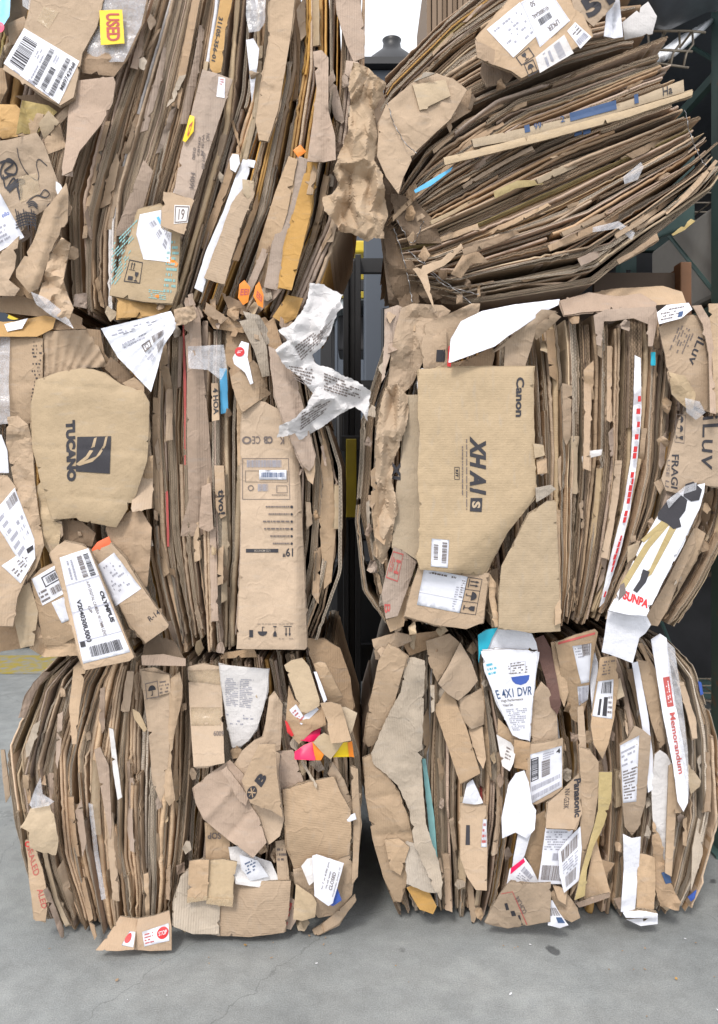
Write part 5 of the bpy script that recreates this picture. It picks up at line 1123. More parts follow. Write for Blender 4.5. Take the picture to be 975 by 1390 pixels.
scraps(BL, [(45,1000,110),(80,1000,95),(60,1100,90),(110,1120,85),(90,1200,75),(140,960,92),(175,1050,88),(160,1150,88),(120,1230,80),(215,1150,88),(240,1080,88),(200,1220,88),(35,1080,92),(75,1240,70),(185,930,90),(150,1200,85),(228,1200,92),(420,1050,60)], 25, y=-0.085)

strips(BL, [(80,893),(42,925),(18,975),(12,1030),(14,1100),(26,1160),(42,1215),(70,1265)], [(195,893),(192,990),(186,1100),(190,1200),(185,1268)], 10, 69, y=-.07)
chunks(BL, [(200,930,9),(250,960,9),(262,1050,10),(300,1050,10),(320,1020,10),(345,950,10),(385,960,12),(375,1000,10),(400,1010,10),(412,1040,12),(430,1040,12),(450,1045,10),(395,1130,12),(375,1160,12),(355,1150,12),(310,1175,10),(255,1150,12),(245,1180,12),(300,1120,10),(330,1150,9),(395,1190,12),(392,1230,12),(410,1255,12),(440,1258,10),(470,1225,10),(480,1150,9),(470,1100,10),(460,1060,10),(225,1110,9),(215,1090,9),(60,1060,8),(84,940,8),(120,1000,8),(240,1240,12),(250,1255,10)], 55, y=-.055)
YOFF[0] = 0.085
# =========================================================== bottom right bale
BR = bale('bottom right bale on the concrete, stuffed with white printed cartons', 740, 1255)
stack(BR, [(536,868),(508,940),(492,1030),(497,1120),(545,1250)], [(664,866),(690,980),(692,1120),(664,1258)], 28, 31, y=0.0, rough=0.013, wob=3, fold=0.36, bulge=0.03, mats=('tan','pink','grey','brown'))
stack(BR, [(664,866),(690,980),(692,1120),(664,1258)], [(806,862),(832,980),(834,1120),(826,1254)], 24, 32, y=0.04, wob=4, bulge=0.03)
stack(BR, [(806,862),(832,980),(834,1120),(826,1254)], [(908,866),(948,912),(968,990),(975,1080),(958,1180),(932,1248)], 31, 33, y=0.0, rough=0.016, wob=3, fold=0.36, bulge=0.04, short=.4, mats=('tan','pink','grey','brown'))
P(BR, [(505,868),(540,858),(556,862),(560,870),(538,880),(528,900),(510,895)], 'tan', -0.04, crumple=0.02, name='crumpled_board')
P(BR, [(540,862),(600,856),(612,868),(580,882),(556,890)], 'brown', -0.03, crumple=0.02, name='crumpled_board')
P(BR, [(495,1006),(502,955),(514,897),(527,874),(540,880),(553,891),(542,930),(531,972),(507,1012),(500,1014)], 'tan', -0.09, name='flattened_carton', layers=2, th=.006, bend=[((514,896),(546,908),0.004,2)])
P(BR, [(494,1029),(504,1024),(525,1050),(542,1074),(554,1110),(560,1134),(561,1165),(552,1200),(544,1225),(536,1222),(520,1190),(506,1140),(496,1080)], 'tan', -0.085, name='flattened_carton', layers=2, bend=[((510,1084),(552,1078),0.008,3),((512,1134),(560,1132),0.012,3),((530,1090),(548,1130),-.008,3)], noise_a=.006, tint=-.05, label='tan carton crushed into the lower left corner of the bale')
P(BR, [(522,1140),(542,1138),(556,1150),(544,1188),(530,1180)], 'tan', -0.10, crumple=.012)
P(BR, [(551,895),(562,892),(577,897),(575,970),(573,1043),(576,1090),(581,1127),(592,1160),(600,1192),(599,1222),(588,1205),(575,1175),(562,1148),(556,1100),(540,1066),(520,1048),(507,1037),(504,1022),(520,985),(544,940)], 'grey', -0.105, name='torn_liner', rag=1.5, rib=0.1, noise_a=.008, bend=[((564,900),(566,1040),-0.008,5),((520,1030),(570,1040),0.005,6)], label='greyish sheet of board torn to show its ribs')
P(BR, [(550,1140),(566,1146),(590,1200),(592,1212),(576,1210),(552,1200)], 'grey', -0.095, rib=.1, rag=1.5, tint=.05)
P(BR, [(552,1205),(571,1197),(585,1215),(593,1230),(588,1241),(570,1235)], 'ochre', -0.08, name='padded_envelope', crumple=.01)
P(BR, [(595,928),(612,898),(625,872),(640,898),(649,924),(636,940),(622,951),(608,942)], 'tan', -0.09, name='flattened_carton', bend=[((597,928),(625,895),-0.01,4)])
P(BR, [(578,870),(610,860),(624,872),(610,900),(594,926),(582,900)], 'tan', -0.06, crumple=.01)
P(BR, [(624,948),(640,942),(654,934),(658,960),(656,984),(640,990),(626,975)], 'tan', -0.085, noise_a=.008, layers=2)
P(BR, [(590,962),(604,938),(618,950),(634,990),(652,1050),(640,1056),(625,1064),(610,1020)], 'tan', -0.095, name='flattened_carton', layers=2, bend=[((592,962),(618,952),0.006,3)])
P(BR, [(636,990),(655,986),(660,1030),(656,1044),(648,1030)], 'tan', -0.08)
P(BR, [(584,930),(590,930),(590,965),(586,968)], 'grey', -0.08, pleat=((0,0),3,0.002,'y'))
P(BR, [(628,1090),(634,1064),(642,1058),(656,1090),(644,1092)], 'white', -0.07, th=.002, name='paper_sheet', crumple=.015)
on = P(BR, [(625,1090),(642,1088),(660,1094),(662,1150),(661,1209),(646,1208),(634,1190),(625,1164)], 'tan', -0.075, name='flattened_carton', layers=2, label='tan carton numbered 1')
print_on('lettering', on, [(633,1120),(638,1120),(638,1147),(632,1147)], [('text','1',0,0,1,1,'ink',.02)])
print_on('label_edge', on, [(656,1112),(661,1112),(661,1150),(653,1150)], [('lines',.1,.1,.9,.9,4,'redink')], bg='label')
P(BR, [(573,1030),(578,1030),(590,1110),(596,1190),(590,1190),(582,1120)], 'teal', -0.02, th=.003, name='printed_carton', tint=-.2)
P(BR, [(649,862),(660,855),(676,852),(700,855),(722,860),(728,872),(730,882),(700,882),(651,882)], 'white', -0.10, name='recorder_carton', th=.006, ty=0, tx=0, noise_a=0, auto=0, label='white carton top with a cyan corner')
cyt = P(BR, [(649,862),(660,855),(676,852),(668,866),(662,881),(652,888),(650,900)], 'cyan', -0.112, name='printed_carton', th=.003, ty=0, tx=0, noise_a=0, auto=0)
dv = P(BR, [(653,884),(690,881),(730,883),(727,920),(722,960),(718,1005),(706,1003),(696,998),(676,955),(658,912)], 'white', -0.115, name='recorder_carton', layers=2, th=.005, tx=0.01, noise_a=.002, bend=[((672,885),(700,1000),-0.006,4)], label='tapering white carton with blue half disc and DVR print')
print_on('lettering', dv, [(672,937),(723,931),(722,943),(676,949)], [('text','E 4X1 DVR',0,0,1,1,'navyink',.01)])
print_on('printed_logo', dv, [(694,918),(719,916),(719,930),(695,930)], [('poly',[(0,.1),(1,.0),(.96,.45),(.8,.8),(.5,1),(.2,.85),(.04,.5)],'blueink')])
print_on('small_print', dv, [(690,900),(716,896),(716,914),(691,916)], [('lines',0,0,1,1,5,'inksoft',.6),('box',.1,.05,.9,.95,.02,'inkgrey')])
print_on('small_print', dv, [(680,950),(718,946),(712,992),(696,992)], [('text','High Performance',.0,.0,.8,.1,'inksoft'),('text','Video Set',.0,.14,.4,.22,'inksoft'),('lines',.05,.3,1,1,12,'inkgrey',.8)])
print_on('small_print', dv, [(660,900),(672,898),(676,915),(664,918)], [('lines',0,0,1,1,3,'cyan',.8)])
P(BR, [(676,975),(692,990),(710,1006),(702,1030),(690,1044),(676,1010)], 'tan', -0.09)
lp2 = P(BR, [(674,997),(694,1008),(700,1020),(697,1036),(692,1047),(682,1040)], 'offwhite', -0.10, th=.004)
print_on('small_print', lp2, [(688,1012),(695,1016),(693,1034),(685,1030)], [('lines',0,0,1,1,4,'inksoft',.6)])
P(BR, [(698,1004),(720,1008),(718,1046),(698,1042)], 'brown', -0.12, th=.006, tint=.1)
P(BR, [(722,945),(735,925),(745,935),(756,965),(758,1004),(742,1012),(722,1012),(720,980)], 'tan', -0.09, name='flattened_carton', noise_a=.009)
P(BR, [(724,868),(738,862),(748,880),(756,920),(762,955),(757,970),(748,960),(740,920),(730,890)], 'maroon', -0.075, name='plastic_film', th=.003, crumple=.012, label='dark maroon plastic strip')
P(BR, [(748,872),(760,870),(766,900),(772,940),(766,960),(758,940),(752,900)], 'tan', -0.07, crumple=.01)
tk = P(BR, [(754,872),(780,862),(808,854),(812,858),(806,890),(800,930),(796,956),(788,984),(776,976),(766,945),(760,905)], 'tan', -0.105, name='flattened_carton', noise_a=.006, bend=[((776,870),(790,975),-.01,5)], tint=-.03, label='tan carton with a red line and white labels')
print_on('address_label', tk, [(777,877),(803,873),(800,926),(789,928)], [('lines',.1,.05,.9,.35,4,'inkgrey'),('bar',.5,.0,.95,.3,10,'inksoft')], bg='label')
print_on('address_label', tk, [(784,932),(800,930),(798,950),(786,958)], [('bar',.1,.1,.9,.9,10,'inkgrey')], bg='label')
print_on('red_line', tk, [(758,872),(808,858),(808,861),(758,875)], [('fill',0,0,1,1,'redink')])
P(BR, [(800,900),(808,885),(812,900),(810,940),(804,965),(802,940)], 'white', -0.06, th=.002, name='paper_sheet', crumple=.015)
ow = P(BR, [(815,893),(836,890),(840,925),(834,975),(826,1010),(818,1030),(806,1010),(802,985),(806,950)], 'tan', -0.10, name='flattened_carton', noise_a=.007, bend=[((815,980),(818,1020),-.01,4)], label='tan carton with a label of black blocks')
print_on('shipping_label', ow, [(812,925),(833,922),(831,976),(804,972)], [('bar',.3,.05,.9,.35,8,'ink'),('fill',.25,.5,.38,.95),('fill',.5,.45,.72,.95),('lines',.75,.4,.98,.9,4,'inksoft')], bg='label')
print_on('small_print', ow, [(818,897),(835,895),(834,915),(817,918)], [('lines',0,0,1,1,5,'inksoft',.6)])
P(BR, [(836,925),(842,920),(848,945),(838,950)], 'tan2', -0.09)
fo = P(BR, [(718,1010),(740,1008),(764,1002),(764,1030),(764,1070),(750,1082),(728,1092),(716,1090),(714,1050)], 'tan', -0.11, name='flattened_carton', layers=2, th=.006, tx=-.04, label='tan carton with a large barcode label numbered 4')
print_on('shipping_label', fo, [(720,1024),(763,1012),(763,1068),(720,1092)], [('text','4',.82,.05,.95,.16,'ink',.03),('box',.02,.1,.26,.56,.03,'ink',.6),('barv',.05,.14,.23,.52,14,'ink'),('barv',.36,.22,.62,.56,18,'inksoft'),('lines',.4,.05,.75,.2,3),('bar',.05,.66,.95,.76,40,'inkgrey'),('bar',.05,.84,.95,.94,40,'inkgrey')], bg='label')
wp = P(BR, [(690,1066),(700,1050),(712,1046),(718,1062),(722,1090),(728,1100),(726,1126),(715,1138),(700,1130),(682,1138),(681,1110)], 'white', -0.13, th=.003, name='card_sheet', pleat=((0.15,1080),14,0.006,'x'), label='crumpled blank white card')
P(BR, [(704,1128),(722,1128),(712,1162),(700,1180),(694,1188),(698,1160)], 'white', -0.115, th=.003, name='card_sheet')
pk2 = P(BR, [(688,1200),(692,1180),(712,1164),(722,1178),(732,1198),(720,1202)], 'white', -0.115, th=.002, name='paper_sheet', label='white label with a pink band')
print_on('pink_band', pk2, [(694,1178),(711,1165),(713,1170),(693,1187)], [('fill',0,0,1,1,'magenta')])
print_on('small_print', pk2, [(712,1176),(724,1190),(714,1200),(700,1192)], [('bar',0,0,1,.4,14,'inkgrey'),('lines',0,.5,1,1,3)])
P(BR, [(722,1110),(740,1100),(745,1120),(738,1180),(730,1196),(718,1170),(712,1160)], 'tan', -0.08, crumple=.01)
pz = P(BR, [(744,1090),(760,1076),(776,1060),(786,1050),(790,1075),(790,1105),(780,1126),(741,1124)], 'tan', -0.12, name='flattened_carton', layers=2, tx=.02, label='tan carton with vertical electronics brand lettering')
print_on('lettering', pz, [(789,1056),(789,1108),(780,1110),(779,1058)], [('text','Panasonic',0,0,1,1,'ink',.04)])
print_on('lettering', pz, [(774,1070),(772,1098),(765,1098),(767,1072)], [('text','NV-GS3K',0,0,1,1,'ink',.0)])
la = P(BR, [(741,1122),(760,1121),(779,1123),(770,1165),(764,1200),(748,1200),(731,1197)], 'label', -0.13, th=.002, name='shipping_label', tx=0, noise_a=.002)
print_on('small_print', la, [(742,1128),(776,1128),(762,1196),(734,1194)], [('lines',0,0,1,.4,8,'inkgrey',.6),('bar',.0,.7,1,1,26,'inksoft'),('bar',.4,.45,.8,.6,14,'inkgrey')])
lb2 = P(BR, [(758,1156),(772,1138),(788,1122),(790,1150),(786,1195),(766,1212),(760,1190)], 'label', -0.14, th=.002, name='shipping_label', crumple=.008)
print_on('small_print', lb2, [(762,1156),(786,1130),(783,1192),(767,1206)], [('bar',0,.0,1,.3,14,'inksoft'),('lines',0,.35,1,.7,5,'inkgrey'),('bar',.1,.72,.9,1,14,'inksoft')], lift=.003)
P(BR, [(786,1014),(800,1018),(813,1034),(812,1080),(806,1120),(792,1165),(786,1198),(776,1215),(784,1150),(790,1100),(788,1050)], 'tan', -0.11, name='flattened_carton', layers=2, bend=[((800,1020),(800,1120),-.01,4)])
rl = P(BR, [(784,960),(792,958),(796,1010),(796,1092),(788,1095),(786,1030)], 'tan', -0.10)
print_on('red_line', rl, [(788,1020),(795,1020),(795,1086),(788,1086)], [('box',0,0,1,1,.15,'redink',.2)])
P(BR, [(813,1048),(831,1048),(830,1085),(820,1120),(806,1150),(797,1180),(794,1216),(780,1222),(790,1180),(804,1130),(812,1100)], 'ytape', -0.12, name='taped_edge', th=.005, noise_a=.004, label='box edge covered in yellow tape')
P(BR, [(808,1130),(815,1160),(829,1212),(826,1216),(792,1222),(800,1180)], 'tan', -0.085, name='flattened_carton', bend=[((810,1150),(826,1210),.01,4)])
P(BR, [(782,1226),(806,1217),(828,1212),(828,1218),(800,1228),(786,1232)], 'pink', -0.125, th=.006)
P(BR, [(810,1165),(835,1172),(818,1196),(812,1190)], 'brown', -0.05, tint=.1)
bb = P(BR, [(658,1252),(668,1232),(680,1212),(692,1197),(720,1200),(748,1198),(748,1225),(746,1251),(720,1256),(690,1260)], 'tan', -0.13, name='flattened_carton', layers=2, th=.006, tx=0, bend=[((702,1198),(724,1256),0.006,2)], tint=-.04, label='tan carton with red outlined print at the foot of the bale')
print_on('red_outline', bb, [(680,1213),(696,1210),(716,1255),(690,1259)], [('fill',0,0,1,.02,'redink'),('fill',.95,0,1,1,'redink'),('fill',.1,.3,.3,.5),('fill',.35,.55,.6,.7),('glass',.65,.7,.85,.98)])
print_on('lettering', bb, [(704,1216),(716,1238),(710,1241),(699,1221)], [('text','RICHCO',0,0,1,1,'inksoft',.02)])
P(BR, [(748,1212),(756,1205),(772,1215),(784,1232),(788,1246),(776,1252),(764,1246),(752,1232)], 'tan', -0.10, crumple=.02, name='crumpled_board')
ct = P(BR, [(743,1224),(750,1222),(760,1240),(772,1256),(760,1260),(744,1256)], 'label', -0.14, th=.002, name='torn_label', crumple=.008)
print_on('small_print', ct, [(746,1232),(754,1232),(768,1254),(748,1254)], [('bar',0,0,1,.5,8,'inksoft'),('fill',.5,.6,1,.95,'navyink')], lift=.003)
P(BR, [(750,1200),(770,1208),(768,1228),(758,1222)], 'tan', -0.12)
rq = P(BR, [(841,1010),(852,1003),(862,985),(872,990),(884,1000),(880,1050),(876,1092),(866,1125),(858,1134),(848,1122),(843,1070)], 'tan', -0.095, name='flattened_carton', layers=2, bend=[((866,1000),(862,1120),.008,2)], tint=-.03, label='tan carton with a long white address label on the right side')
print_on('address_label', rq, [(842,1012),(868,998),(864,1088),(846,1090)], [('lines',.05,.1,.8,.4,4,'inkgrey',.6),('lines',.1,.45,.95,.95,10,'inksoft',.9)], bg='label')
P(BR, [(846,1132),(858,1138),(870,1136),(868,1170),(862,1236),(843,1238),(847,1180)], 'white', -0.10, name='card_strip', th=.003, crumple=.01, label='crushed white card strip below the address label')
P(BR, [(866,1158),(878,1160),(889,1164),(890,1200),(888,1234),(864,1238)], 'tan', -0.095, pleat=((0,0),8,0.0025,'y'), noise_a=.002, name='pleated_board')
P(BR, [(845,1238),(868,1236),(893,1240),(893,1247),(850,1246)], 'white', -0.13, name='paper_roll', th=.02, noise_a=.003, bend=[((845,1242),(893,1243),-.01,3)])
P(BR, [(850,1248),(893,1246),(893,1254),(870,1257)], 'white', -0.11, name='paper_roll', th=.012, tint=-.1)
P(BR, [(889,1024),(896,1018),(905,1024),(914,1040),(912,1090),(904,1140),(906,1180),(894,1165),(886,1110),(884,1070)], 'offwhite', -0.085, crumple=.008, name='torn_liner', label='pale torn liner with dirty marks')
P(BR, [(908,1040),(914,1036),(921,1055),(916,1130),(912,1190),(903,1185),(905,1120)], 'tan', -0.095, noise_a=.005)
P(BR, [(886,1110),(898,1140),(906,1190),(925,1225),(922,1236),(896,1230),(886,1190)], 'brown', -0.08, crumple=.03, rag=2, name='crumpled_board', tint=.1)
P(BR, [(898,1185),(908,1182),(912,1198),(904,1200)], 'navyink', -0.10, th=.002, name='printed_carton')
P(BR, [(858,900),(866,898),(880,970),(888,1040),(886,1072),(880,1076),(874,1000)], 'label', -0.075, name='paper_strip', th=.003)
P(BR, [(864,895),(880,898),(892,940),(902,1010),(896,1016),(884,980)], 'tan', -0.07, layers=2, name='flattened_carton')
rw = P(BR, [(884,868),(896,860),(905,866),(909,900),(916,950),(926,1000),(934,1050),(934,1090),(928,1102),(920,1088),(914,1040),(900,970),(892,920)], 'white', -0.11, name='wrapping_film', th=.002, crumple=.006, noise_a=.006, label='long white film strip with red lettering')
P(BR, [(905,870),(916,880),(926,950),(934,1020),(936,1090),(930,1050),(922,1000),(912,940)], 'plastic', -0.115, name='plastic_film', th=.001, crumple=.015)
print_on('red_printing', rw, [(910,918),(930,1052),(919,1054),(899,920)], [('fill',.0,.1,.3,.9,'redink'),('lines',.04,.25,.26,.75,2,'whiteink'),('text','Memorandum',.36,.1,.98,.75,'redink',.02)], lift=.003)
P(BR, [(934,1036),(952,1060),(950,1068),(938,1078),(934,1060)], 'tan2', -0.05, crumple=.01, tint=-.15)
P(BR, [(948,925),(952,926),(955,942),(951,944)], 'blueink', -0.01, name='printed_carton', th=.003)
P(BR, [(934,1218),(946,1208),(943,1220),(938,1224)], 'blueink', -0.02, name='printed_carton', th=.003)
P(BR, [(940,1150),(948,1110),(956,1118),(954,1160),(944,1190),(938,1210)], 'grey', -0.02)
scraps(BR, [(600,1060,85),(580,1000,88),(680,950,75),(680,1100,90),(600,1180,80),(850,980,88),(900,950,80),(930,1130,92),(870,1180,90),(950,1040,88),(850,1200,85),(660,1020,85),(530,1000,95),(615,1130,85),(925,980,80),(640,1220,85)], 26, y=-0.03)

strips(BR, [(536,868),(512,940),(500,1030),(504,1120),(548,1240)], [(664,866),(690,980),(692,1120),(664,1250)], 7, 70)
strips(BR, [(806,862),(832,980),(834,1120),(826,1244)], [(908,866),(940,920),(962,990),(968,1080),(952,1170),(930,1236)], 8, 71)
chunks(BR, [(520,885,10),(560,870,12),(590,880,12),(610,910,12),(600,940,10),(640,880,12),(660,930,9),(640,1000,9),(520,1060,10),(545,1100,10),(505,1100,10),(600,1090,8),(640,1070,10),(670,1030,10),(680,1060,10),(690,1160,10),(735,900,10),(745,990,10),(770,960,10),(780,1000,10),(800,1000,10),(815,1040,9),(770,1050,10),(735,1140,10),(720,1150,10),(790,1200,12),(770,1230,12),(820,1190,10),(840,1150,9),(832,1000,8),(850,980,10),(870,970,10),(880,1130,10),(900,1200,12),(905,1225,12),(880,1090,9),(925,1110,8),(625,1200,9),(570,1225,9),(650,1240,10),(840,1225,10)], 56, y=-.035)
YOFF[0] = 0.0
# =========================================================== loose paper caught between the bales
def loose(name, label, cat, poly, mat, y, print_items=None, **kw):
    o, s = panel(name, None, poly, mat, y, **kw)
    o['label'] = label; o['category'] = cat
    return o, s
npn = loose('newspaper_sheet', 'crumpled printed newspaper sheet hanging in the gap beside the middle left bale', 'newspaper',
   [(421,384),(440,386),(455,395),(466,400),(462,408),(466,418),(458,424),(450,448),(440,468),(424,482),(430,494),(445,498),(462,508),(486,518),(503,530),(501,545),(499,572),(492,560),(482,552),(462,562),(440,578),(420,590),(406,597),(401,588),(390,592),(376,594),(380,577),(400,568),(416,552),(425,534),(408,512),(390,500),(380,486),(374,475),(390,462),(378,448),(395,440),(412,420),(418,402)],
   'news', -0.15, th=0.0008, rag=1.5, res=2.6, crumple=0.035, cs=0.045, noise_a=0.02, noise_s=0.015, curl=0.004, tint=0.05)
for q in ([(392,496),(428,500),(425,530),(400,515)], [(440,505),(490,525),(488,545),(440,530)], [(400,470),(440,440),(436,465),(410,490)], [(410,560),(450,540),(446,556),(408,585)], [(430,455),(452,430),(450,445),(434,468)]):
    print_on('newsprint', npn, q, [('lines',0,0,1,1,6,'inksoft',.85)], lift=.0035, maxe=3)
loose('packing_paper', 'crumpled brown kraft packing paper dangling from the top left bale into the gap', 'packing paper',
   [(480,84),(500,92),(512,104),(524,112),(520,130),(508,150),(512,180),(516,200),(508,216),(520,240),(522,268),(527,292),(521,310),(522,324),(508,322),(500,328),(480,318),(462,314),(452,298),(440,286),(438,268),(452,262),(460,250),(452,232),(460,210),(472,180),(476,140),(474,110)],
   'paper', -0.12, th=0.0012, rag=1.8, res=2.4, crumple=0.05, cs=0.045, ani=(1.5, .7), noise_a=0.015, curl=0.006)
# ------------------------------------------------------------------ ground
def ground_mat():
    m, nt, b = new_mat('concrete'); b.inputs['Roughness'].default_value = 0.85; b.inputs['Specular IOR Level'].default_value = 0.3
    tc = N(nt, 'ShaderNodeTexCoord'); P_ = tc.outputs['Object']
    def nz(scale, det=6, rg=.6, dist=0):
        n = N(nt, 'ShaderNodeTexNoise'); n.inputs['Scale'].default_value = scale; n.inputs['Detail'].default_value = det; n.inputs['Roughness'].default_value = rg
        n.inputs['Distortion'].default_value = dist; nt.links.new(P_, n.inputs['Vector']); return n.outputs['Fac']
    a, b2, c = nz(1.3), nz(9, 8, .7), nz(220, 3, .7)
    v = mth(nt, 'MULTIPLY', mth(nt, 'MULTIPLY_ADD', a, 0.7, 0.62), mth(nt, 'MULTIPLY_ADD', b2, 0.9, 0.55))
    v = mth(nt, 'MULTIPLY', v, mth(nt, 'MULTIPLY_ADD', c, 1.1, 0.45))
    col = mixc(nt, nz(3, 4), (0.25, 0.27, 0.275), (0.32, 0.325, 0.315))
    # oil spots
    sp = N(nt, 'ShaderNodeTexVoronoi'); sp.inputs['Scale'].default_value = 4.6
    dn = N(nt, 'ShaderNodeTexNoise'); dn.inputs['Scale'].default_value = 14; dn.inputs['Detail'].default_value = 4; nt.links.new(P_, dn.inputs['Vector'])
    av = N(nt, 'ShaderNodeMixRGB'); av.inputs[0].default_value = 0.07; nt.links.new(P_, av.inputs[1]); nt.links.new(dn.outputs['Color'], av.inputs[2])
    nt.links.new(av.outputs[0], sp.inputs['Vector'])
    rr = N(nt, 'ShaderNodeSeparateColor'); nt.links.new(sp.outputs['Color'], rr.inputs[0])
    rad = mth(nt, 'MULTIPLY', mth(nt, 'GREATER_THAN', rr.outputs[0], 0.45), mth(nt, 'MULTIPLY_ADD', rr.outputs[1], 0.17, 0.02))
    k = N(nt, 'ShaderNodeMapRange'); nt.links.new(mth(nt, 'SUBTRACT', sp.outputs['Distance'], rad), k.inputs[0]); k.inputs[1].default_value = 0.02; k.inputs[2].default_value = -0.02
    col = mixc(nt, mth(nt, 'MULTIPLY', k.outputs[0], 0.7), col, (0.035, 0.035, 0.04))
    # hairline cracks
    cv = N(nt, 'ShaderNodeTexVoronoi'); cv.feature = 'DISTANCE_TO_EDGE'; cv.inputs['Scale'].default_value = 0.7; nt.links.new(av.outputs[0], cv.inputs['Vector'])
    ck = mth(nt, 'LESS_THAN', cv.outputs['Distance'], 0.0011)
    col = mixc(nt, mth(nt, 'MULTIPLY', ck, 0.28), col, (0.06, 0.06, 0.06))
    # paint drips
    pv = N(nt, 'ShaderNodeTexVoronoi'); pv.inputs['Scale'].default_value = 4.3; nt.links.new(av.outputs[0], pv.inputs['Vector'])
    pc = N(nt, 'ShaderNodeSeparateColor'); nt.links.new(pv.outputs['Color'], pc.inputs[0])
    pk_ = mth(nt, 'LESS_THAN', pv.outputs['Distance'], mth(nt, 'MULTIPLY', mth(nt, 'GREATER_THAN', pc.outputs[2], 0.6), 0.05))
    col = mixc(nt, mth(nt, 'MULTIPLY', pk_, 0.7), col, (0.55, 0.36, 0.05))
    vm = N(nt, 'ShaderNodeVectorMath', operation='SCALE'); nt.links.new(col, vm.inputs[0]); nt.links.new(v, vm.inputs['Scale'])
    nt.links.new(vm.outputs[0], b.inputs['Base Color'])
    bp = N(nt, 'ShaderNodeBump'); bp.inputs['Strength'].default_value = 0.5; bp.inputs['Distance'].default_value = 0.006
    nt.links.new(mth(nt, 'ADD', c, mth(nt, 'MULTIPLY', b2, 2.0)), bp.inputs['Height']); nt.links.new(bp.outputs[0], b.inputs['Normal'])
    return m
ground_mat()
g = link_mesh('ground', [(-150,-60,0),(150,-60,0),(150,300,0),(-150,300,0)], [(0,1,2,3)], ['concrete'])
g['kind'] = 'structure'
def worn_paint(name, col):
    m, nt, b = new_mat(name); b.inputs['Roughness'].default_value = .7
    tc = N(nt, 'ShaderNodeTexCoord'); n = N(nt, 'ShaderNodeTexNoise'); n.inputs['Scale'].default_value = 9; n.inputs['Detail'].default_value = 9; n.inputs['Roughness'].default_value = .75
    nt.links.new(tc.outputs['Object'], n.inputs['Vector'])
    r = N(nt, 'ShaderNodeMapRange'); r.inputs[1].default_value = .45; r.inputs[2].default_value = .58; nt.links.new(n.outputs['Fac'], r.inputs[0])
    nt.links.new(mixc(nt, r.outputs[0], col, (.27, .27, .26)), b.inputs['Base Color'])
worn_paint('line_paint', (0.36, 0.28, 0.05))
m = MB(); m.box((-6, 3.35, 0.0035), (1.6, 3.95, 0.004)); o = m.build('painted_line', 'line_paint'); o['kind'] = 'structure'

# ------------------------------------------------------------------ background
simple('navy', (0.025, 0.035, 0.055), 0.5, var=.15, nscale=4)
simple('signyellow', (0.75, 0.55, 0.04), 0.5)
simple('liftyellow', (0.42, 0.32, 0.015), 0.4, var=.3, nscale=8)
simple('black_steel', (0.02, 0.02, 0.022), 0.45, var=.3, nscale=12)
simple('rubber', (0.025, 0.025, 0.025), 0.8)
simple('siding', (0.075, 0.09, 0.115), 0.5, var=.06, nscale=3)  # pale wall darkened in colour to stand for shade in the gap
simple('trim_white', (0.42, 0.47, 0.50), 0.5)
simple('glass_dark', (0.05, 0.06, 0.08), 0.1)
simple('tarp', (0.11, 0.125, 0.15), 0.35, var=.2, nscale=5, bump=.6)
simple('wood', (0.20, 0.095, 0.045), 0.7, var=.35, nscale=9)
simple('wood_dark', (0.10, 0.07, 0.05), 0.8, var=.35, nscale=9)
simple('rust_wire', (0.33, 0.28, 0.22), 0.5, metal=.6, var=.4, nscale=60)
simple('tube_white', (0.78, 0.80, 0.84), 0.3)
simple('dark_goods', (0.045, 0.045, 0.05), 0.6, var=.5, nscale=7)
simple('beige_panel', (0.34, 0.32, 0.29), 0.5, var=.1)
def rackgreen():
    m, nt, b = new_mat('rack_green'); b.inputs['Roughness'].default_value = .45
    tc = N(nt, 'ShaderNodeTexCoord'); n = N(nt, 'ShaderNodeTexNoise'); n.inputs['Scale'].default_value = 7; n.inputs['Detail'].default_value = 9; n.inputs['Roughness'].default_value = .7
    nt.links.new(tc.outputs['Object'], n.inputs['Vector'])
    r = N(nt, 'ShaderNodeMapRange'); r.inputs[1].default_value = .60; r.inputs[2].default_value = .68; nt.links.new(n.outputs['Fac'], r.inputs[0])
    c = mixc(nt, n.outputs['Fac'], (.035, .075, .07), (.085, .145, .135))
    nt.links.new(mixc(nt, r.outputs[0], c, (.20, .10, .055)), b.inputs['Base Color'])
rackgreen()

# dark blue container behind the left bales
cn = thing('container', 'dark blue steel container with yellow lettering far behind the left bales', 'container', (-4.3, 4.4, 0))
MB().box((-6.8, 4.2, 0.12), (-1.98, 6.6, 3.35)).build('body', 'navy', cn, bevel=.02)
mb = MB()
for i in range(24): mb.box((-6.75 + i*.2, 4.17, 0.25), (-6.68 + i*.2, 4.2, 2.6))
mb.build('rib', 'navy', cn)
MB().box((-6.8, 4.14, 0.10), (-1.97, 4.2, 0.17)).build('bottom_rail', 'liftyellow', cn, bevel=.005)
MB().box((-6.7, 4.3, 0), (-2.1, 6.5, 0.12)).build('skid', 'black_steel', cn)
class FlatS:
    def __init__(s, y): s.y = y
    def h(s, x, y): return s.y
print_on('lettering', (cn, FlatS(4.168)), [(12,413),(36,413),(33,434),(10,434)], [('text','S',0,0,1,1,'signyellow',.08,.2)], lift=.01)

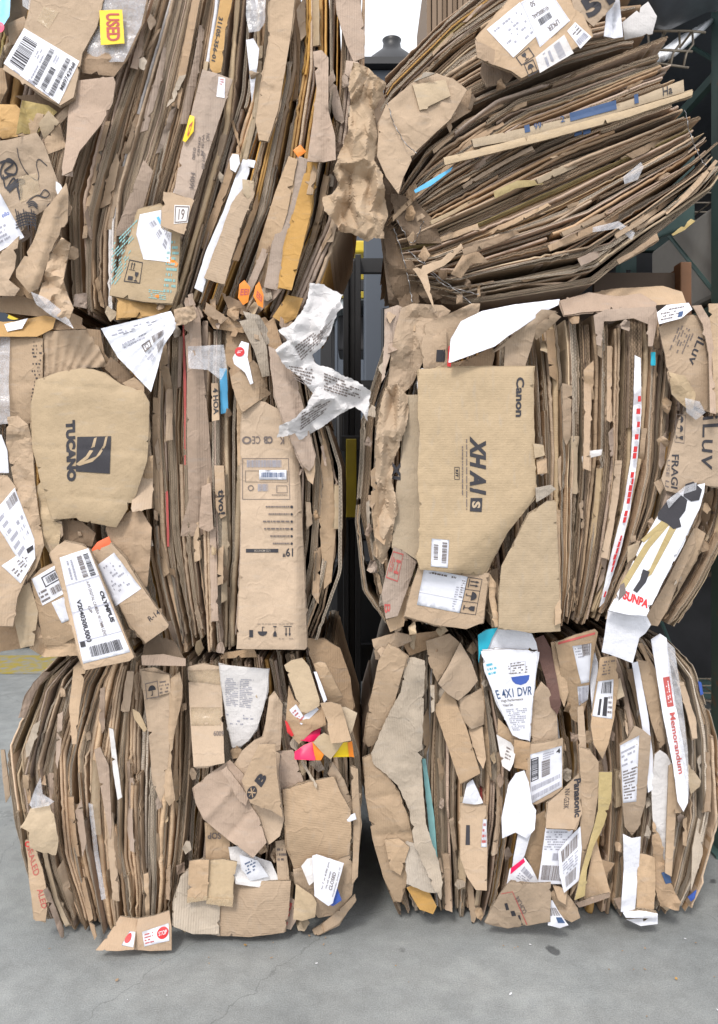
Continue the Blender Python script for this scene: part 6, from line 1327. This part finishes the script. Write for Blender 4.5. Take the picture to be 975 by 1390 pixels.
# warehouse far behind
wh = thing('warehouse', 'shade-darkened blue grey metal clad warehouse with white roof edge behind the gap', 'building', (0, 9, 0))
wall = MB(); wall.box((-9, 9.0, 0), (9, 14, 5.95))
for i in range(90): wall.box((-9 + .2*i, 8.96, 0.3), (-8.93 + .2*i, 9.0, 5.9))
wall.build('wall', 'siding', wh)
MB().box((-9.2, 8.85, 5.95), (9.2, 14.2, 6.05)).box((-9.2, 8.82, 6.05), (9.2, 14.2, 6.17), 1).build('roof', ['trim_white', 'siding'], wh)
for x in (-5.2, 1.6): 
    f = MB().box((x-.06, 8.90, -.0), (x+2.66, 8.96, 3.6)).build('shutter_frame', 'trim_white', wh)
    sh = MB()
    for i in range(30): sh.box((x, 8.86 + .01*(i % 2), .02 + i*.115), (x+2.6, 8.9, .125 + i*.115))
    sh.build('shutter', 'glass_dark', f)
# roof ventilator on a storage tank (dark dome with a neck)
vt = thing('roof_vent', 'dark domed roof ventilator with a short neck against the white sky', 'vent', (0.5, 4.2, 0))
s_ = (4.2 - CAM_Y) / FPX
cx_ = (532 - 487.5) * s_; z0_ = CAM_Z + (HY - 100) * s_
prof = [(0.30, 0), (0.27, 0.05), (0.22, 0.12), (0.14, 0.19), (0.085, 0.24), (0.075, 0.30), (0.085, 0.325), (0.05, 0.34), (0.0, 0.343)]
vv = []; ff = []
for i, (r, z) in enumerate(prof):
    for j in range(28): t = 2*math.pi*j/28; vv.append((cx_ + r*math.cos(t), 4.2 + r*math.sin(t), z0_ - .03 + z))
for i in range(len(prof)-1):
    for j in range(28): ff.append((i*28+j, i*28+(j+1)%28, (i+1)*28+(j+1)%28, (i+1)*28+j))
link_mesh('dome', vv, ff, ['black_steel'], parent=vt, smooth=True)
MB().box((cx_-.34, 3.86, z0_-.09), (cx_+.34, 4.54, z0_-.032)).build('flange', 'black_steel', vt)
MB().box((cx_-.25, 3.95, 0), (cx_+.25, 4.45, z0_-.09)).build('duct', 'siding', vt, bevel=.02)

# fork lift truck seen through the gap
fl = thing('forklift', 'black and yellow forklift truck parked behind the gap between the bales', 'forklift', (0.35, 2.3, 0))
def X(px, y): return (px - 487.5) * (y - CAM_Y) / FPX
def Z(py, y): return CAM_Z + (HY - py) * (y - CAM_Y) / FPX
yy = 1.7
for x in (X(478, yy), X(478, yy) + .62):
    mm = MB(); mm.box((x-.05, yy, .06), (x-.018, yy+.10, Z(345, yy))); mm.box((x+.018, yy, .06), (x+.05, yy+.10, Z(345, yy))); mm.box((x-.018, yy+.04, .06), (x+.018, yy+.06, Z(350, yy)))
    mm.build('mast_rail', 'black_steel', fl, bevel=.004)
for z in (.5, 1.5, 2.72): MB().box((X(478, yy)-.05, yy+.10, z), (X(478, yy)+.67, yy+.15, z+.08)).build('mast_crossbar', 'black_steel', fl)
for dx in (.2, .42): MB().tube([(X(478,yy)+dx, yy+.06, .1), (X(478,yy)+dx, yy+.06, 2.5)], .035).build('lift_cylinder', 'black_steel', fl, smooth=True)
mm = MB(); mm.box((X(463,1.6), 1.55, Z(705,1.6)), (X(463,1.6)+.78, 1.60, Z(680,1.6))); mm.box((X(463,1.6), 1.55, Z(612,1.6)), (X(463,1.6)+.78, 1.60, Z(592,1.6)))
for i in range(6): mm.box((X(463,1.6)+.02+.14*i, 1.56, Z(680,1.6)), (X(463,1.6)+.06+.14*i, 1.59, Z(612,1.6)))
mm.build('carriage', 'black_steel', fl, bevel=.004)
MB().box((X(470,1.5), 1.48, Z(702,1.5)), (X(484,1.5), 1.53, Z(596,1.5))).build('side_plate', 'liftyellow', fl, bevel=.004)
for x in (.08, .50): MB().box((x-.05, 1.50, Z(700,1.6)), (x+.05, 1.55, 1.7)).box((x-.05, .95+.1, Z(712,1.6)), (x+.05, 1.55, Z(702,1.6))).build('fork', 'black_steel', fl)
MB().box((-.18, 2.0, .3), (.88, 3.9, 1.05)).box((-.18, 3.2, 1.05), (.88, 3.9, 1.35)).build('body', 'black_steel', fl, bevel=.05)
gd = MB()
for x in (-.13, .83):
    gd.tube([(x, 2.05, .95), (x, 2.35, 2.15), (x, 3.5, 2.15), (x, 3.75, 1.3)], .03)
for i in range(6): gd.box((-.13, 2.4+.2*i, 2.13), (.83, 2.45+.2*i, 2.17))
gd.build('overhead_guard', 'black_steel', fl)
MB().box((.1, 2.8, 1.05), (.6, 3.25, 1.2)).box((.1, 3.15, 1.2), (.6, 3.28, 1.6)).build('seat', 'rubber', fl, bevel=.03)
def wheel(x, y, r, parent, w=.18):
    vv = []; ff = []; n = 28
    for xx, rr in ((x-w/2, r*.55), (x-w/2, r*.92), (x-w*.35, r), (x+w*.35, r), (x+w/2, r*.92), (x+w/2, r*.55)):
        for j in range(n): t = 2*math.pi*j/n; vv.append((xx, y+rr*math.cos(t), r+rr*math.sin(t)))
    for i in range(5):
        for j in range(n): ff.append((i*n+j, i*n+(j+1)%n, (i+1)*n+(j+1)%n, (i+1)*n+j))
    t_ = link_mesh('wheel', vv, ff, ['rubber'], parent=parent, smooth=True)
    MB().tube([(x-w*.4, y, r), (x+w*.4, y, r)], r*.56, 20).build('rim', 'liftyellow', t_)
for x, y, r in ((-.14, 2.2, .32), (.84, 2.2, .32), (-.1, 3.5, .26), (.8, 3.5, .26)): wheel(x, y, r, fl)

# yellow beamed storage rack behind the fork lift
sr = thing('storage_rack', 'storage rack with yellow and black beams seen high in the gap', 'rack', (1.5, 3.6, 0))
for x in (-.30, 2.9):
    for y in (4.4, 5.3): MB().box((x-.05, y-.05, 0), (x+.05, y+.05, 4.2)).build('upright', 'black_steel', sr)
def Zr(py): return Z(py, 4.35)
for (a, b_, c_) in ((380, 370, 'liftyellow'), (395, 381, 'black_steel'), (405, 396, 'liftyellow'), (720, 706, 'liftyellow')):
    MB().box((-.30, 4.33, Zr(a)), (2.9, 4.38, Zr(b_))).build('beam', c_, sr, bevel=.004)
sc = MB()
for i in range(26):
    x = -.30 + i*.125; z1 = Zr(407)
    sc.prism([(x, z1), (x+.07, z1), (x+.05, z1-.07), (x+.02, z1-.07)], 4.36, 5.3)
sc.box((-.30, 4.36, z1), (2.9, 5.3, z1+.012)); sc.build('shelf_deck', 'trim_white', sr)
MB().box((-.2, 4.6, Zr(470)), (1.2, 5.2, Zr(420))).build('stored_goods', 'dark_goods', sr, bevel=.02); MB().box((-.2, 4.5, .4), (1.3, 5.2, 1.2)).build('stored_goods', 'dark_goods', sr, bevel=.02)
MB().box((-.08, 4.3, Zr(345)), (.16, 4.5, Zr(328))).build('beacon', 'signyellow', sr, bevel=.02)

# green pallet rack on the right
pr_ = thing('pallet_rack', 'rusty green steel pallet rack with square holes beside the right bales', 'pallet rack', (2.2, .9, 0))
def upright(x, y):
    mm = MB(); w = .045; H = 4.3
    # front face as strips between square holes, so the holes are real
    z = 0; 
    mm.box((x-w, y, 0), (x-.014, y+.004, H)); mm.box((x+.014, y, 0), (x+w, y+.004, H))
    while z < H:
        mm.box((x-.014, y, z), (x+.014, y+.004, min(z+.06, H))); z += .085
    mm.box((x-w, y+.004, 0), (x-w+.004, y+.08, H)); mm.box((x+w-.004, y+.004, 0), (x+w, y+.08, H))
    mm.build('upright', 'rack_green', pr_)
    MB().box((x-.08, y-.04, 0), (x+.08, y+.12, .012)).build('foot_plate', 'rack_green', pr_)
for x in (1.53, 3.9):
    for y in (.55, 1.75): upright(x, y)
for x in (1.53, 3.9):
    mm = MB(); z = .25
    while z < 4.0:
        mm.box((x-.015, .63, z), (x+.015, 1.75, z+.04)); mm.tube([(x, .63, z+.04), (x, 1.75, z+.95)], .010, 6); z += 1.0
    mm.build('brace', 'rack_green', pr_)
for z in (.28, 1.62, 2.83):
    MB().box((1.575, .56, z), (3.855, .61, z+.11)).build('beam', 'rack_green', pr_, bevel=.005)
    MB().box((1.575, 1.76, z), (3.855, 1.81, z+.11)).build('beam', 'rack_green', pr_, bevel=.005)
    dk = MB()
    for i in range(24): dk.box((1.6+.095*i, .6, z+.112), (1.606+.095*i, 1.78, z+.118))
    for i in range(9): dk.box((1.58, .62+.14*i, z+.118), (3.85, .626+.14*i, z+.124))
    dk.build('wire_deck', 'rust_wire', pr_)
# the wide bracket seen beside the top right bale
MB().prism([(1.16, 2.55), (1.52, 2.70), (1.52, 3.02), (1.30, 2.95), (1.12, 2.78)], .86, .93).build('bracket', 'rack_green', pr_, bevel=.01)
dg_ = thing('stored_carton', 'dark cartons piled inside the green rack', 'carton', (2.5, 1.2, 1.75))
MB().box((1.62, .75, 1.75), (2.4, 1.6, 2.35)).build('box_body', 'dark_goods', dg_, bevel=.02)
dg2 = thing('stored_carton', 'grey beige appliance carton high in the green rack, nearest the upright', 'carton', (2.1, 1.2, 2.35))
MB().box((1.60, .8, 2.36), (2.5, 1.6, 2.78)).build('box_body', 'beige_panel', dg2, bevel=.02)
# added enclosure behind the right bales, put in to keep the rack interior dark
sh_ = thing('enclosure', 'added shading shed behind the green rack, full of shelves', 'enclosure', (2.6, 3.0, 0))
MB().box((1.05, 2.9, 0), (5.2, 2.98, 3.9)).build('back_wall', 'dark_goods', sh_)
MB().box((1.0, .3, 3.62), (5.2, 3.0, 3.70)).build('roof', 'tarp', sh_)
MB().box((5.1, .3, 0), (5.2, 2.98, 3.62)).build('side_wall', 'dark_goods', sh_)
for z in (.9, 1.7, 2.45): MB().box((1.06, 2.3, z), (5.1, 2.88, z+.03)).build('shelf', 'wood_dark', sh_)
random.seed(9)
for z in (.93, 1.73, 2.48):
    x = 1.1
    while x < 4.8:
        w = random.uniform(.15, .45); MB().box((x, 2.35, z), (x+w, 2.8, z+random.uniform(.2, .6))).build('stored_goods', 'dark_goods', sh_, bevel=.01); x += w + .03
# dark tarpaulin sagging over the top of the right bale
tp_ = Surf([(838,-60),(1010,-60),(1010,20),(960,24),(905,42),(880,20),(850,8)], y=.18, noise_a=.03, noise_s=.01, curl=.12, cw=14)
o, s = panel('tarpaulin', None, [(838,-60),(1010,-60),(1010,10),(960,16),(905,42),(885,36),(872,10),(850,2)], 'tarp', .16, th=.004, rag=.3, noise_a=.02, noise_s=.012, curl=.08, cw=12, tx=.05, ty=.3)
o['label'] = 'dark slate tarpaulin sagging over the top right corner'; o['category'] = 'tarpaulin'
# wire basket and pale tubes beside the top right bale
bk = thing('wire_basket', 'rusty wire basket of pale tubes beside the top right bale', 'basket', (1.15, .55, 2.95))
mb = MB(); yb = .32
def wp_(px, py, y=None): return tuple(W(px, py, yb if y is None else y))
mb.tube([wp_(868,42), wp_(935,42), wp_(958,44)], .005); mb.tube([wp_(868,66), wp_(940,70)], .005); mb.tube([wp_(880,84), wp_(935,92)], .005)
for x in (880, 900, 922, 940): mb.tube([wp_(x,42), wp_(x+1,60), wp_(x-8,72), wp_(x-12,90)], .0045)
for x in (870, 905, 940): mb.tube([wp_(x,42), tuple(Vector(wp_(x,42)) + Vector((0,.5,0)))], .0045)
mb.tube([tuple(Vector(wp_(868,42)) + Vector((0,.5,0))), tuple(Vector(wp_(958,44)) + Vector((0,.5,0)))], .005)
mb.tube([tuple(Vector(wp_(868,70)) + Vector((0,.5,0))), tuple(Vector(wp_(958,70)) + Vector((0,.5,0)))], .005)
mb.build('wire_frame', 'rust_wire', bk, smooth=True)
for i in range(7):
    t_ = MB(); x0 = 872 + i*7; t_.tube([wp_(x0, 92 - i*3, .42 + .03*(i % 2)), wp_(x0 + 52, 52 - i*4, .62 + .03*(i % 3))], .011, 10)
    o = t_.build('plastic_tube', 'tube_white', None, smooth=True)
    o['label'] = 'pale plastic tube lying slanted in the wire basket'; o['category'] = 'tube'; o['group'] = 'pale tubes in the wire basket'
# wooden crate on top of the middle right bale
cr_ = thing('wooden_crate', 'orange brown wooden crate standing on the middle right bale', 'crate', (1.1, .5, 2.12))
A = [W(852,388,.45), W(922,360,.45)]
mb = MB()
z0 = 2.17
mb.box((1.28, .45, z0), (1.325, .52, 2.41)); mb.build('corner_post', 'wood', cr_, bevel=.004)
MB().box((.95, .50, 2.30), (1.28, .52, 2.38)).build('rail', 'wood_dark', cr_, bevel=.003)
MB().box((.95, .50, z0), (1.28, .515, 2.25)).build('side_board', 'wood_dark', cr_, bevel=.003)
MB().box((1.29, .52, z0), (1.31, 1.0, 2.40)).build('side_board', 'wood', cr_, bevel=.003)
MB().box((.9, 1.0, z0), (1.32, 1.02, 2.40)).build('side_board', 'wood_dark', cr_, bevel=.003)
# tall brown stack far top (edge of another bale behind)
fb = thing('cardboard_bale', 'far brown bale seen beyond the gap at the top of the photo', 'bale', (0.8, 2.2, 0))
rng = random.Random(77)
mb = MB()
for i in range(22): mb.box((.40+.03*i, 1.9+rng.uniform(-.03,.03), 2.9), (.40+.03*i+.024, 2.7, 4.6+rng.uniform(-.05,.05)))
mb.build('folded_box', 'dark', fb)
for k, (z0_, z1_) in enumerate(((0, 1.4), (1.42, 2.88))):
    mb = MB()
    for i in range(22): mb.box((.40+.03*i, 1.9+rng.uniform(-.03,.03), z0_), (.40+.03*i+.024, 2.7, z1_))
    mb.build('folded_box', 'brown', fb)

# crumbs of board and paper on the concrete
rl_ = random.Random(4); mb = MB()
for i in range(46):
    x = rl_.uniform(-1.3, 1.5); y = -rl_.uniform(.0, .35) if rl_.random() < .8 else -rl_.uniform(.3, 1.1); r = rl_.uniform(.002, .006); a_ = rl_.uniform(0, 6.3)
    k = len(mb.v); n = rl_.choice((3, 4, 5)); el = rl_.uniform(.3, 1)
    ring_ = [(r*math.cos(6.283*j/n), r*el*math.sin(6.283*j/n)) for j in range(n)]
    for h_ in (.0045, .006):
        for u_, v_ in ring_: mb.v.append((x + u_*math.cos(a_) - v_*math.sin(a_), y + u_*math.sin(a_) + v_*math.cos(a_), h_ + u_*.3 + r*.3))
    mb.f.append(tuple(range(k, k+n))[::-1]); mb.f.append(tuple(range(k+n, k+2*n))); m_ = rl_.choice((0, 2, 2, 1, 2)); mb.m += [m_, m_]
    for j in range(n): mb.f.append((k+j, k+(j+1)%n, k+n+(j+1)%n, k+n+j)); mb.m.append(m_)
o = mb.build('litter', ['ochre', 'whiteink', 'brown']); o['kind'] = 'stuff'
# ------------------------------------------------------------------ light, world, camera
sc_ = bpy.context.scene
w = bpy.data.worlds.new('World'); sc_.world = w; w.use_nodes = True
nt = w.node_tree; bg = nt.nodes['Background']
EL, AZ = math.radians(48), math.radians(200)
sky = N(nt, 'ShaderNodeTexSky'); sky.sky_type = 'NISHITA'; sky.sun_disc = False; sky.sun_elevation = EL; sky.sun_rotation = AZ
sky.dust_density = 3; sky.air_density = 1
nt.links.new(mixc(nt, 0.75, sky.outputs[0], (10.5, 10.6, 10.9)), bg.inputs['Color'])
bg.inputs['Strength'].default_value = 0.118
sun = bpy.data.lights.new('sun', 'SUN'); sun.energy = 1.6; sun.angle = math.radians(12); sun.color = (1, .96, .90)
so = bpy.data.objects.new('sun', sun); C.objects.link(so)
# sky azimuth: rotation 0 = +Y, increasing clockwise seen from above
d = Vector((math.sin(AZ)*math.cos(EL), math.cos(AZ)*math.cos(EL), math.sin(EL)))
so.rotation_euler = d.to_track_quat('Z', 'Y').to_euler(); so.location = (0, -8, 9)
cam = bpy.data.cameras.new('camera'); co = bpy.data.objects.new('camera', cam); C.objects.link(co); sc_.camera = co
co.location = (0, CAM_Y, CAM_Z); co.rotation_euler = (math.radians(90), 0, 0)
cam.sensor_fit = 'VERTICAL'; cam.sensor_height = 36; cam.lens = 36 * FPX / 1390
cam.shift_y = -(695 - HY) / 1390; cam.clip_end = 1000; cam.clip_start = .05
sc_.view_settings.view_transform = 'Standard'; sc_.view_settings.look = 'None'; sc_.view_settings.gamma = 1
sc_.view_settings.exposure = 0.40
sc_.render.resolution_x = 718; sc_.render.resolution_y = 1024
